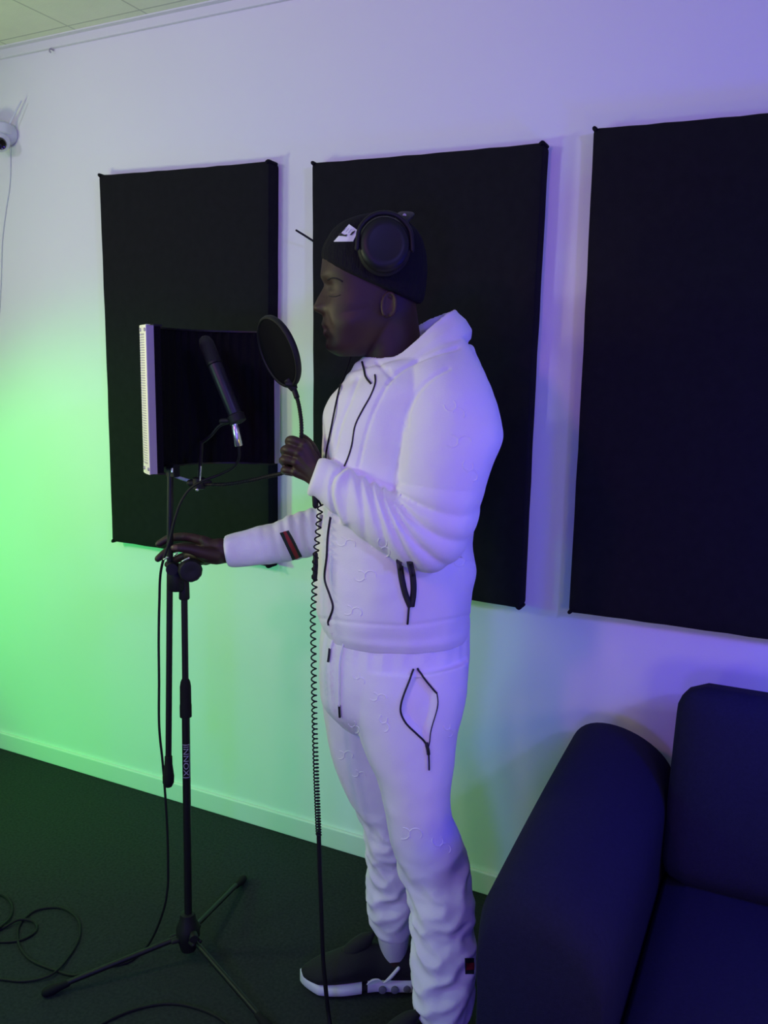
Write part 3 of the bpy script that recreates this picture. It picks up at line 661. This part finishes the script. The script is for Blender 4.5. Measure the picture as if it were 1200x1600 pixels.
# lip tone
me = SK.data; me.materials.append(M['skin']); me.materials.append(M['lip'])
lc = AT(505, 515.5, 0); lc = H0+Matrix.Rotation(-HY, 3, 'Z') @ (lc-H0)
npoly = len(me.polygons); cen = np.empty(npoly*3); me.polygons.foreach_get('center', cen); cen = cen.reshape(-1, 3)
px_, py_ = nproj(cen); dd = cen-np.array(lc)
fdv = (Matrix.Rotation(-HY, 3, 'Z') @ (-rt0)); lat_ = dd@np.array(fdv.cross(Vector((0, 0, 1)))); 
mi = ((abs(lat_) < .024) & (abs(dd[:, 2]) < .0115*(1-(lat_/.027)**2)) & ((dd@np.array(fdv)) > -.016)).astype(np.int32)
me.polygons.foreach_set('material_index', mi)
TS = bvh(SK)
# brows, lashes
for pts_, r_, nm in (([(512, 437), (518, 434.5), (526, 435), (535, 440)], .0016, 'eyebrow'), ([(514, 462.5), (519, 463.6), (526, 463), (532, 460.5)], .0008, 'eyelashes')):
    bm = NB(); line_on(bm, TS, pts_, r_, 16, .0002); obj(nm, bm, M['hair'], person)

TSK = bvh(SK)
bm = NB(); patch(bm, TSK, [(268, 852), (277, 852), (277, 859), (268, 859)], 6, 5, .0006, .001); obj('fingernail', bm, M['lip'], person)

# ---- jacket
def fold(t, a): return 0
def torso_mod(t, a): return .010*math.sin(9*a+3*t*6)*math.sin(t*PI)+.008*math.sin(5*a-11*t)
bm = NB()
loft(bm, [(506, 985, 733, 992, 0, .152), (501, 970, 736, 978, 0, .163), (498, 962, 736, 968, 0, .163), (496, 950, 736, 958, 0, .167), (494, 905, 741, 915, 0, .174), (494, 865, 745, 885, 0, .178), (495, 820, 738, 845, 0, .178), (497, 770, 744, 795, 0, .18), (503, 720, 754, 735, 0, .18), (506, 680, 760, 680, .0, .19), (507, 648, 762, 630, .02, .20), (519, 620, 757, 590, .02, .195), (537, 598, 744, 556, .02, .155), (551, 582, 731, 538, .02, .112), (566, 584, 716, 540, .015, .078), (585, 592, 700, 560, .01, .05)], 150, 96, torso_mod)
# collar and folded hood: a closed band round the neck
rimc = [(566, 560, -.010), (580, 561, -.045), (600, 561, -.070), (622, 556, -.083), (648, 536, -.084), (676, 512, -.074), (700, 494, -.048), (713, 487, -.010), (712, 488, .030), (695, 493, .066), (655, 510, .084), (612, 538, .086), (578, 556, .066), (565, 561, .026)]
basec = [(556, 588, -.020), (574, 606, -.070), (600, 612, -.105), (632, 604, -.128), (668, 580, -.132), (702, 558, -.118), (728, 540, -.075), (738, 532, -.010), (735, 530, .045), (715, 536, .095), (665, 560, .118), (612, 575, .118), (568, 590, .090), (556, 592, .035)]
def closedcurve(P, n):
    Q = [AT(*p) for p in P]; m = len(Q); o = []
    for i in range(n):
        u = i*m/n; k = int(u); f = u-k; a, b, c, d = Q[(k-1) % m], Q[k % m], Q[(k+1) % m], Q[(k+2) % m]
        o.append(b+(c-a)*(f/2)+(a*2-b*5+c*4-d)*(f*f/2)+(b*3-a-c*3+d)*(f*f*f/2))
    return o
rc_, bc_ = closedcurve(rimc, 120), closedcurve(basec, 120); cen_ = sum(rc_, Vector())/120; RR = []
for r_, b_ in zip(rc_, bc_):
    inn = Vector((cen_.x-r_.x, cen_.y-r_.y, 0)).normalized(); dn = (b_-r_)
    RR.append([b_-inn*-.004, b_+(-dn)*.35-inn*.010, b_-dn*.7-inn*.008, r_-inn*.001-Vector((0, 0, .004)), r_+inn*.004+Vector((0, 0, .003)), r_+inn*.010+Vector((0, 0, .001)), r_+inn*.014+dn*.25, r_+inn*.016+dn*.6, b_+inn*.030])
rings(bm, RR, closed=True)
# near sleeve with elbow folds
def sl_mod(t, a):
    v = .012*math.sin(3*a+8*t)
    if t > .42:
        q = (t-.42)/.58; amp = .27*math.exp(-((q-.36)/.36)**2)
        ph = q*62+1.6*math.cos(a)+.9*math.sin(2*a+q*9)
        v += amp*(abs(math.sin(ph/2))**.7-.55)*(.62-.38*math.cos(a-.3))*max(0, min(1, (.84-q)/.08))
    return v
loft(bm, [(650, 552, 728, 530, -.06, .05), (640, 575, 752, 572, -.10, .075), (633, 612, 768, 610, -.13, .085), (628, 650, 782, 648, -.15, .088), (626, 680, 786, 680, -.165, .088), (624, 720, 771, 725, -.178, .084), (622, 758, 754, 780, -.185, .078), (620, 772, 738, 838, -.19, .073), (614, 774, 700, 884, -.192, .068), (606, 770, 660, 893, -.192, .065), (594, 763, 622, 878, -.188, .062), (577, 754, 588, 856, -.178, .058), (558, 742, 560, 836, -.165, .053), (540, 732, 538, 815, -.15, .048), (524, 722, 513, 795, -.135, .042), (516, 717, 500, 782, -.125, .037), (510, 715, 494, 778, -.12, .038), (499, 715, 481, 772, -.108, .036), (497, 716, 480, 770, -.107, .030)], 190, 72, sl_mod)
def slr_mod(t, a):
    q = max(0, t-.5)/.5
    return .16*math.exp(-((q-.30)/.28)**2)*(abs(math.sin(q*34+a))**.8-.5)*(.5-.5*math.sin(a+.4)) + .010*math.sin(3*a+7*t)
loft(bm, [(540, 632, 640, 625, .16, .07), (530, 680, 625, 680, .2, .085), (525, 735, 610, 735, .235, .075), (520, 775, 595, 800, .245, .07), (508, 788, 545, 870, .24, .058), (490, 793, 490, 869, .23, .051), (452, 807, 456, 876, .2, .047), (428, 818, 432, 880, .185, .044), (402, 823, 410, 882, .17, .041), (380, 829, 388, 885, .157, .038), (352, 836, 359, 886, .145, .036), (350, 837, 357, 885, .144, .030)], 120, 64, slr_mod)
def jdis(co, no):
    x, y = nproj(co); d = np.zeros(len(co))
    # hood seam crease, front placket crease, shoulder seam
    def crease(P, amp, w):
        P = smoothpath(P, 60); dist = np.full(len(x), 1e9)
        for p in P: dist = np.minimum(dist, np.hypot(x-p[0], y-p[1]))
        return amp*np.exp(-(dist/w)**2)
    near = (no@np.array(G)) < .15
    d += near*crease([(606, 600), (612, 592), (640, 572), (675, 556), (706, 546), (716, 543)], -.005, 2.5)
    d += near*crease([(536, 731), (522, 742), (516, 760), (519, 790), (530, 812)], -.006, 3.0)
    d += near*crease([(544, 737), (531, 748), (526, 765), (530, 792), (541, 815)], .006, 5.5)
    d += near*crease([(634, 668), (638, 640), (650, 615), (672, 592), (700, 575)], -.004, 3.5)
    d += near*crease([(603, 605), (585, 640), (568, 690), (560, 730)], -.003, 2.5)
    d += near*crease([(500, 966), (560, 974), (640, 977), (735, 962)], -.002, 3)
    d += near*crease([(560, 590), (548, 620), (532, 665), (524, 700)], -.003, 3)
    d += near*crease([(590, 566), (612, 590), (606, 578)], -.003, 3)
    n3 = np.array([noise.fractal(Vector(c)*9, 1.0, 2.0, 3) for c in co[::1]]) 
    d += .0035*n3
    return d
JK = remesh('jacket', bm, .0036, 2, M['white'], person, fac=.5, dis=jdis)
# ---- trousers
bm = NB()
def hip_mod(t, a): return .014*math.sin(26*a+2*math.sin(3*a))*max(0, 1-t*2.4)+.006*math.sin(5*a+4*t)
loft(bm, [(506, 970, 733, 975, 0, .145), (500, 995, 734, 1000, 0, .150), (498, 1030, 733, 1030, 0, .158), (499, 1060, 731, 1060, 0, .155), (505, 1095, 725, 1095, 0, .14), (530, 1125, 705, 1125, 0, .10)], 60, 96, hip_mod)
def leg_mod(t, a):
    v = .012*math.sin(3*a+9*t)
    if t > .5:
        q = (t-.5)/.5; n1 = noise.noise(Vector((math.cos(a)*.9, math.sin(a)*.9+7, q*7.5+.5*math.sin(a)))); n2 = noise.noise(Vector((math.cos(a)*1.6+3, math.sin(a)*1.6, q*13)))
        v += math.sin(q*PI)**.4*(.15*(.55-2.4*abs(n1))+.06*(.5-2.2*abs(n2)))
    return v
loft(bm, [(522, 1030, 733, 1030, -.06, .10), (536, 1072, 730, 1070, -.07, .10), (549, 1110, 724, 1109, -.075, .098), (562, 1145, 714, 1147, -.08, .093), (575, 1180, 710, 1187, -.085, .088), (590, 1217, 705, 1235, -.09, .082), (602, 1265, 708, 1275, -.094, .077), (612, 1318, 722, 1310, -.098, .074), (625, 1364, 734, 1355, -.1, .07), (638, 1410, 740, 1402, -.125, .068), (643, 1460, 741, 1450, -.145, .065), (643, 1507, 741, 1497, -.16, .063), (644, 1550, 740, 1540, -.175, .06), (649, 1578, 737, 1577, -.185, .055), (662, 1600, 724, 1602, -.193, .045), (664, 1612, 722, 1614, -.197, .042)], 170, 72, leg_mod)
loft(bm, [(522, 1020, 640, 1020, .04, .08), (510, 1045, 645, 1045, .055, .095), (502, 1075, 650, 1072, .072, .10), (504, 1100, 650, 1100, .078, .096), (513, 1152, 645, 1152, .08, .09), (525, 1200, 645, 1200, .08, .084), (545, 1245, 645, 1245, .08, .078), (563, 1278, 645, 1280, .078, .07), (570, 1312, 645, 1314, .072, .064), (573, 1345, 646, 1347, .068, .06), (574, 1375, 648, 1377, .064, .058), (571, 1403, 650, 1404, .06, .057), (577, 1430, 648, 1432, .056, .052), (580, 1445, 645, 1447, .054, .046), (589, 1456, 640, 1460, .053, .040), (591, 1460, 638, 1463, .053, .036)], 150, 64, leg_mod)
poly = [(652, 1043), (684, 1082), (681, 1110), (673, 1145), (668, 1170), (655, 1150), (627, 1120), (628, 1100)]
def pdis(co, no):
    x, y = nproj(co); d = np.zeros(len(co)); near = (no@np.array(G)) < 0
    ins = np.zeros(len(x), bool); n = len(poly); md = np.full(len(x), 1e9)
    for i in range(n):
        x1, y1 = poly[i]; x2, y2 = poly[(i+1) % n]
        c = ((y1 > y) != (y2 > y)) & (x < (x2-x1)*(y-y1)/(y2-y1+1e-9)+x1); ins ^= c
        t = np.clip(((x-x1)*(x2-x1)+(y-y1)*(y2-y1))/((x2-x1)**2+(y2-y1)**2), 0, 1); md = np.minimum(md, np.hypot(x-x1-t*(x2-x1), y-y1-t*(y2-y1)))
    d -= near*ins*.011*np.clip(md/7, 0, 1)
    d += .0035*np.array([noise.fractal(Vector(c)*8, 1.0, 2.0, 3) for c in co])
    return d
PT = remesh('trousers', bm, .0038, 2, M['white'], person, fac=.5, dis=pdis)
TJ, TP = bvh(JK), bvh(PT)
# zips, cords and ribbons
bm = NB(); line_on(bm, TJ, [(566, 566), (569, 577), (572, 590), (580, 600)], .0022, 20, .001); obj('collar_zip', bm, M['zip'], JK)
bm = NB(); line_on(bm, TJ, [(586, 586), (587, 596), (581, 615), (567, 640), (555, 665), (550, 695), (544, 715), (538, 729)], .0018, 40, .0006); obj('front_zip', bm, M['zip'], JK)
bm = NB(); line_on(bm, TJ, [(517, 808), (513, 835), (511, 870), (508, 905), (516, 930), (521, 948), (517, 962), (513, 972), (514, 977)], .0026, 60, .001); obj('front_zip', bm, M['zip'], JK)
bm = NB(); line_on(bm, TJ, [(503.5, 804), (502, 815), (501, 825)], .0030, 10, .003); obj('cord_tip', bm, M['steel_edge'], JK)
# pocket opening on the jacket
bm = NB(); line_on(bm, TJ, [(624, 876), (627, 900), (634, 930), (641, 947)], .0066, 24, .0005); line_on(bm, TJ, [(640, 877), (645, 900), (646, 925), (643, 947)], .0066, 24, .0005); obj('pocket_zip', bm, M['zip'], JK)
bm = NB(); line_on(bm, TJ, [(638.5, 948), (637.5, 960), (636.5, 974)], .0022, 12, .003); obj('zip_pull', bm, M['zip'], JK)
for nm, q, m_ in (('ribbon', [(437, 833), (451, 829), (472, 869), (457, 875)], 'grn'), ('red_stripe', [(442, 831.5), (447, 830), (467, 870.5), (462, 873)], 'red')):
    bm = NB(); patch(bm, TJ, q, 6, 24, .0015 if m_ == 'grn' else .0022); obj(nm, bm, M[m_], JK if nm == 'ribbon' else bpy.data.objects['ribbon'])
# trouser details
bm = NB(); line_on(bm, TP, [(646, 1045), (640, 1062), (631, 1085), (626, 1103), (627, 1118), (636, 1132), (650, 1146), (660, 1156), (667, 1166)], .0021, 40, .002); line_on(bm, TP, [(652, 1044), (660, 1055), (672, 1070), (683, 1083)], .0021, 20, .002); line_on(bm, TP, [(683, 1083), (684, 1098), (680, 1118), (673, 1142), (671, 1160), (668, 1170)], .0012, 20, .002); obj('pocket_zip', bm, M['zip'], PT)
bm = NB(); line_on(bm, TP, [(665, 1160), (668, 1170), (669, 1178)], .0036, 8, .003); line_on(bm, TP, [(669, 1178), (669.5, 1190), (669.5, 1202)], .0018, 12, .004); obj('zip_pull', bm, M['zip'], PT)
bm = NB(); line_on(bm, TP, [(525, 988), (521, 1002), (517, 1015)], .0013, 10, .003); line_on(bm, TP, [(541, 992), (533, 1030), (532, 1060), (532, 1102)], .0019, 30, .0045); obj('drawstring', bm, M['white'], PT)
for q in ([(517, 1013), (516, 1023), (514.5, 1034)], [(531.5, 1101), (532, 1110), (532.5, 1119)]):
    bm = NB(); line_on(bm, TP, q, .0026, 10, .0035); obj('cord_tip', bm, M['zip'], PT)
bm = NB(); patch(bm, TP, [(726, 1497), (740, 1497), (740, 1522), (727, 1522)], 8, 8, .0015); obj('ribbon', bm, M['grn'], PT)
bm = NB(); patch(bm, TP, [(728, 1504), (740, 1504), (740, 1515), (728, 1515)], 8, 6, .0022); obj('red_stripe', bm, M['red'], bpy.data.objects['ribbon.001'])
# raised lettering pressed into the fleece
def eight(cx, cy, s, rot_):
    o = []
    for c in (-1, 1):
        o.append([(cx+math.cos(rot_)*(c*s*.95+s*math.cos(a))-math.sin(rot_)*s*.9*math.sin(a), cy+math.sin(rot_)*(c*s*.95+s*math.cos(a))+math.cos(rot_)*s*.9*math.sin(a)) for a in [2*PI*k/14+.4+c*2.1 for k in range(9+(int(cx+c) % 3))]])
    return o
bm = NB()
for cx, cy, s, r in ((570, 900, 9, 0), (540, 848, 8, .3), (716, 690, 11, .1), (735, 735, 9, 1.2), (725, 880, 9, .4), (550, 955, 8, .2), (600, 855, 8, 1.3), (710, 640, 10, .8)):
    bm = NB()
    for P in eight(cx, cy, s, r): line_on(bm, TJ, P, .0023, 30, -.00125)
    obj('raised_lettering', bm, M['white'], JK)
bm = NB()
for cx, cy, s, r in ((538, 1180, 7, 0), (553, 1135, 6, 1.0), (640, 1303, 10, .05), (690, 1320, 9, .8), (600, 1130, 7, 1.4), (560, 1060, 6, .9), (590, 1090, 7, .2), (700, 1140, 6, 1.3), (560, 1210, 6, .3)):
    bm = NB()
    for P in eight(cx, cy, s, r): line_on(bm, TP, P, .0023, 30, -.00125)
    obj('raised_lettering', bm, M['white'], PT)
# ---- sock
bm = NB(); loft(bm, [(587, 1440, 641, 1442, .053, .039), (591, 1468, 639, 1470, .053, .038), (598, 1492, 634, 1494, .052, .030)], 16, 40, lambda t, a: .015*math.sin(20*a)); obj('sock', bm, M['sock'], person)
bm = NB(); loft(bm, [(668, 1596, 718, 1598, -.195, .038), (668, 1625, 716, 1627, -.20, .038), (666, 1650, 716, 1652, -.202, .04)], 16, 40); obj('sock', bm, M['sock'], person)
# ---- sneakers (local x forward to the toe)
def shoe_parts():
    L0, L1 = -.125, .170; out = {}
    def hw(x):  # half width of the sole
        u = (x-L0)/(L1-L0); return (.037+.013*math.exp(-((u-.70)/.24)**2)-.004*math.exp(-((u-.36)/.13)**2))*min(1, (max(0, u)/.07)**.5, (max(0, 1-u)/.16)**.5)
    def top(x):  # upper height
        return np.interp(x, [L0, -.11, -.07, -.03, .02, .06, .10, .14, .165, L1], [.06, .104, .108, .110, .118, .100, .078, .062, .050, .038])
    def solid(x0, x1, zf0, zf1, wk, n=40, flat=.0):
        bm = NB(); R = []
        for i in range(n+1):
            x = x0+(x1-x0)*i/n; w = max(hw(x)*wk, .0008); z0, z1 = zf0(x), zf1(x); ring = []
            for j in range(28):
                a = 2*PI*j/28; c, s_ = math.cos(a), math.sin(a); e = 3.2
                ring.append(Vector((x, w*math.copysign(abs(c)**(2/e), c), (z0+z1)/2+(z1-z0)/2*math.copysign(abs(s_)**(2/e), s_))))
            R.append(ring)
        rings(bm, R); return bm
    bm = NB(); R = []
    for i in range(61):
        x = L0+.003+(L1-L0-.006)*i/60; w = max(hw(x)*.97, .0008); zt = float(top(x)); z0 = .018; ring = []
        for j in range(32):
            a = 2*PI*j/32; c, s_ = math.cos(a), math.sin(a)
            tap = 1 if s_ < 0 else 1-(.42*np.interp(x, [-.1, .03, .12], [.55, 1, .5]))*s_**1.2
            ring.append(Vector((x, w*math.copysign(abs(c)**.8, c)*tap, z0+(zt-z0)*(s_*.5+.5))))
        R.append(ring)
    rings(bm, R); out['upper'] = (bm, 'shoe')
    out['front_sole'] = (solid(.018, L1+.0005, lambda x: .001+.010*max(0, (x-.12)/.05)**2, lambda x: .033+.011*max(0, (x-.10)/.07)**2, 1.06), 'sole')
    out['heel_sole'] = (solid(L0-.005, .004, lambda x: .001, lambda x: .036+.004*max(0, (-.06-x)/.06), 1.06), 'sole')
    out['shank'] = (solid(-.01, .03, lambda x: .008, lambda x: .026, .97, 10), 'shoe')
    bm = NB(); R = []
    tube(bm, [(.050, 0, .088), (.030, 0, .106), (.008, 0, .126), (-.004, 0, .138)], [.020, .021, .017, .009], 16, 16, roundend=True)
    out['tongue'] = (bm, 'shoe')
    return out
def place_shoe(c_, d_):
    Mx = Matrix(((d_.x, -d_.y, 0, c_.x), (d_.y, d_.x, 0, c_.y), (0, 0, 1, 0), (0, 0, 0, 1)))
    def fin(bm): bmesh.ops.transform(bm, matrix=Mx, verts=bm.verts); return bm
    S = shoe_parts(); u = obj('shoe', fin(S['upper'][0]), M['shoe'], person, autosharp=False)
    for k in ('front_sole', 'heel_sole', 'shank', 'tongue'): obj(k, fin(S[k][0]), M[S[k][1]], u)
    for sy in (1, -1):
        for x in (-.092, -.062, -.032):
            bm = NB(); w = .0425 if x > -.09 else .038; lathe(bm, [(0, .0092), (.0045, .0092), (.0055, .007)], (x, sy*w*.93, .019), (0, sy, 0), 20); obj('sole_window', fin(bm), M['solegap'], u)
        bm = NB(); tube(bm, [(.005, sy*.043, .036), (-.006, sy*.042, .045), (-.022, sy*.040, .046), (-.034, sy*.040, .038), (-.045, sy*.039, .045), (-.070, sy*.034, .072)], [.0018, .003, .0022, .002, .004, .0045], 8, 30, roundend=True); obj('side_overlay', fin(bm), M['sole'], u)
    for i in range(4):
        bm = NB(); x = .045+.018*i; z = float(np.interp(x, [.02, .06, .10, .14], [.104, .094, .071, .052])); tube(bm, [(x, -.024, z-.014), (x+.003, -.012, z-.002), (x+.004, 0, z+.002), (x+.003, .012, z-.002), (x, .024, z-.014)], .0022, 8, 20); obj('lace', fin(bm), M['rubber'], u)
    return u
place_shoe(cR, SHR[1]); place_shoe(cL, dL)

# ---- beanie
bm = NB()
def bn_mod(t, a): return .006*math.sin(30*a)+.012*math.sin(3*a+5*t)*t
bk = [(508, 412, 656, 474, 0, .082, .012), (504, 406, 661, 468, 0, .091, .016), (503, 392, 665, 448, 0, .094, .010), (511, 374, 667, 420, 0, .095, .006), (521, 360, 664, 390, 0, .092), (537, 348, 652, 362, 0, .082), (560, 339, 632, 345, 0, .056), (580, 335, 612, 337, 0, .028), (590, 334, 602, 335, 0, .008)]
loft(bm, bk, 70, 96, bn_mod, 2.15); turn_head(bm, list(bm.verts))
BN = remesh('beanie', bm, .0032, 2, M['knit'], person)
TB = bvh(BN)
bm = NB(); patch(bm, TB, [(546, 351), (560, 361), (552, 377.5), (522, 378)], 20, 16, .0016); lg = obj('badge', bm, M['logo'], BN)
TB2 = bvh(BN)
bm = NB()   # dark tick and letter counters on the badge
def flat_on(bm, T, P, off):
    vs = []
    for x, y in P:
        p, n = surf(T, x, y, off)
        if p is None: return
        vs.append((bm.verts.new(p), bm.verts.new(p-n*.0008)))
    bm.faces.new([v[0] for v in vs]); bm.faces.new([v[1] for v in vs][::-1])
    for a, b in zip(vs, vs[1:]+vs[:1]): bm.faces.new((a[0], a[1], b[1], b[0]))
flat_on(bm, TB, [(531.5, 366), (535, 365.3), (537.5, 367), (540.5, 368), (543.5, 367), (542.5, 370.3), (540, 370), (536.5, 369.5), (531, 369.3)], .0034)
flat_on(bm, TB, [(547.5, 368.2), (551, 363.5), (556, 361.2), (553.5, 364.8), (550, 368)], .0034)
obj('badge_mark', bm, M['zip'], lg)
bm = NB()   # narrow strokes between the letters
for a_, b_ in (((542, 356.5), (538, 362)), ((546, 358), (541.5, 364)), ((550, 359), (545.5, 365))):
    line_on(bm, TB, [a_, ((a_[0]+b_[0])/2, (a_[1]+b_[1])/2), b_], .0005, 6, .0030, 6)
obj('badge_stroke', bm, M['steel_edge'], lg)

# ================================================================== headphones
hp = thing('headphones', 'black over-ear headphones worn over the beanie, with a coiled cord hanging down', 'headphones', AT(600, 345, 0))
def rot_h(p): return H0+Matrix.Rotation(-HY, 3, 'Z') @ (p-H0)
for sg in (-1, 1):
    c_ = rot_h(AT(591 if sg < 0 else 596, 397, 0)+G*(sg*.093)); ax = (Matrix.Rotation(-HY, 3, 'Z') @ G)*sg; ax = (ax+Vector((0, 0, .12))+rt0*-.05).normalized()
    bm = NB(); ns = 48; u = Vector((0, 0, 1)); u = (u-ax*u.dot(ax)).normalized(); v = ax.cross(u); R = []
    for h_, r_ in ((-.008, .036), (-.010, .046), (-.004, .0535), (.008, .055), (.015, .050), (.016, .040)): R.append([c_+ax*h_+(u*math.cos(2*PI*j/ns)*1.08+v*math.sin(2*PI*j/ns))*r_*.96 for j in range(ns)])
    rings(bm, R); obj('ear_cushion', bm, M['plastic'], hp)
    bm = NB(); R = []
    for h_, r_ in ((.012, .040), (.014, .049), (.026, .050), (.034, .045), (.038, .034), (.037, .030), (.0375, .002)): R.append([c_+ax*h_+(u*math.cos(2*PI*j/ns)*1.08+v*math.sin(2*PI*j/ns))*r_ for j in range(ns)])
    rings(bm, R); obj('ear_cup', bm, M['black'], hp)
    bm = NB(); b0 = c_+ax*.028; pts = [b0+u*-.01+v*.054*1.0, b0+u*.03+v*.048, b0+u*.056+v*.02, b0+u*.056-v*.02, b0+u*.03-v*.048, b0-u*.01-v*.054]; tube(bm, pts, .0045, 10, 30, roundend=True); obj('yoke', bm, M['plastic'], hp)
pts = []
for k in range(25):
    a = math.radians(-62+k*124/24); y_ = 352-32*(math.cos(a)-.47)/.53; pts.append(AT(610+23*(math.cos(a)-.47)/.53, 366-30*(math.cos(a)-.47)/.53, 0)+G*(.106*math.sin(a)/math.sin(math.radians(62))*(1)))
pts = [rot_h(p) for p in pts]
bm = NB(); R = []
for i, p in enumerate(pts):
    tg = (pts[min(i+1, 24)]-pts[max(i-1, 0)]).normalized(); wv = rt0; wv = (wv-tg*wv.dot(tg)).normalized(); nv = tg.cross(wv)
    wd = .013+.005*math.sin(PI*i/24); R.append([p+wv*(wd*math.copysign(abs(math.cos(q))**.6, math.cos(q)))+nv*(.006*math.sin(q)) for q in [2*PI*m_/16 for m_ in range(16)]])
rings(bm, R); obj('headband', bm, M['plastic'], hp)
for i in (5, 19):
    bm = NB(); p = pts[i]-G*(.012 if i < 12 else -.012); lathe(bm, [(0, .004), (.003, .0035)], p, (-G if i < 12 else G), 12); obj('rivet', bm, M['steel_edge'], hp)
# plain upper part of the cord in front of the chest
c2 = rot_h(AT(585, 430, 0)+G*.1)
cp = [c2, AT(560, 500, .12), AT(547, 560, .13), AT(536, 592, .10)]
for x, y in ((531, 612), (526, 635), (521, 660), (516, 685), (512, 705)):
    p, n = surf(TJ, x, y, .003); cp.append(p if p is not None else AT(x, y, -.1))
cp += [AT(508, 735, -.145), AT(502, 765, -.140), AT(494, 778, -.13)]
bm = NB(); tube(bm, cp, .0019, 8, 90); cord = obj('cord', bm, M['cable'], hp)
sc_ = -.12
bm = NB(); tube(bm, [AT(492, 776, -.13), AT(493, 790, -.13)], .0062, 12, roundend=True); tube(bm, [AT(496, 780, -.13), AT(502, 790, -.125)], .0022, 8); obj('cord_joint', bm, M['plastic'], hp)
path = smoothpath([tuple(AT(*p)) for p in ((501, 788, sc_), (499, 805, sc_), (497, 830, sc_), (494, 860, sc_), (492, 885, sc_), (491, 930, sc_), (489, 960, sc_), (490, 1020, sc_), (491, 1100, sc_), (493, 1180, sc_), (496, 1260, sc_), (498, 1305, sc_+.0))], 500)
cum = [0]
for a, b in zip(path[:-1], path[1:]): cum.append(cum[-1]+np.linalg.norm(b-a))
Lp = cum[-1]; hel = []; ph = 0; nst = 2600
for i in range(nst):
    u = i/(nst-1); d = u*Lp; k = min(int(np.searchsorted(cum, d)), 499); p = Vector(path[k]); 
    f_ = (d-cum[k-1])/(cum[k]-cum[k-1]) if k > 0 else 0
    if k > 0: p = Vector(path[k-1]).lerp(Vector(path[k]), f_)
    pitch = np.interp(u, [0, .2, .45, .62, .8, 1], [.0165, .0155, .0165, .0125, .0080, .0062]); ph += 2*PI*(Lp/nst)/pitch
    rr_ = .0052
    hel.append(p+rt0*(rr_*math.cos(ph))+G*(rr_*math.sin(ph)))
bm = NB(); tube(bm, hel, .00165, 6); obj('coiled_cord', bm, M['cable'], hp)
bm = NB(); tube(bm, [AT(493.5, 866, sc_), AT(493, 885, sc_), AT(492, 905, sc_)], [.0045, .0056, .005], 12, 8, roundend=True); obj('cord_weight', bm, M['plastic'], hp)
bm = NB(); e_ = AT(500, 1340, sc_); tube(bm, [AT(498, 1300, sc_), AT(499, 1340, sc_), AT(502, 1420, sc_), AT(505, 1500, sc_), AT(509, 1545, sc_), AT(514, 1590, sc_), onz(522, 1632, .008), onz(560, 1680, .005), onz(640, 1730, .005)], [.0050, .0052, .0050, .0050, .005, .005, .005, .005, .005], 10, 80); obj('cord_tail', bm, M['cable'], hp)
bpy.context.view_layer.update()
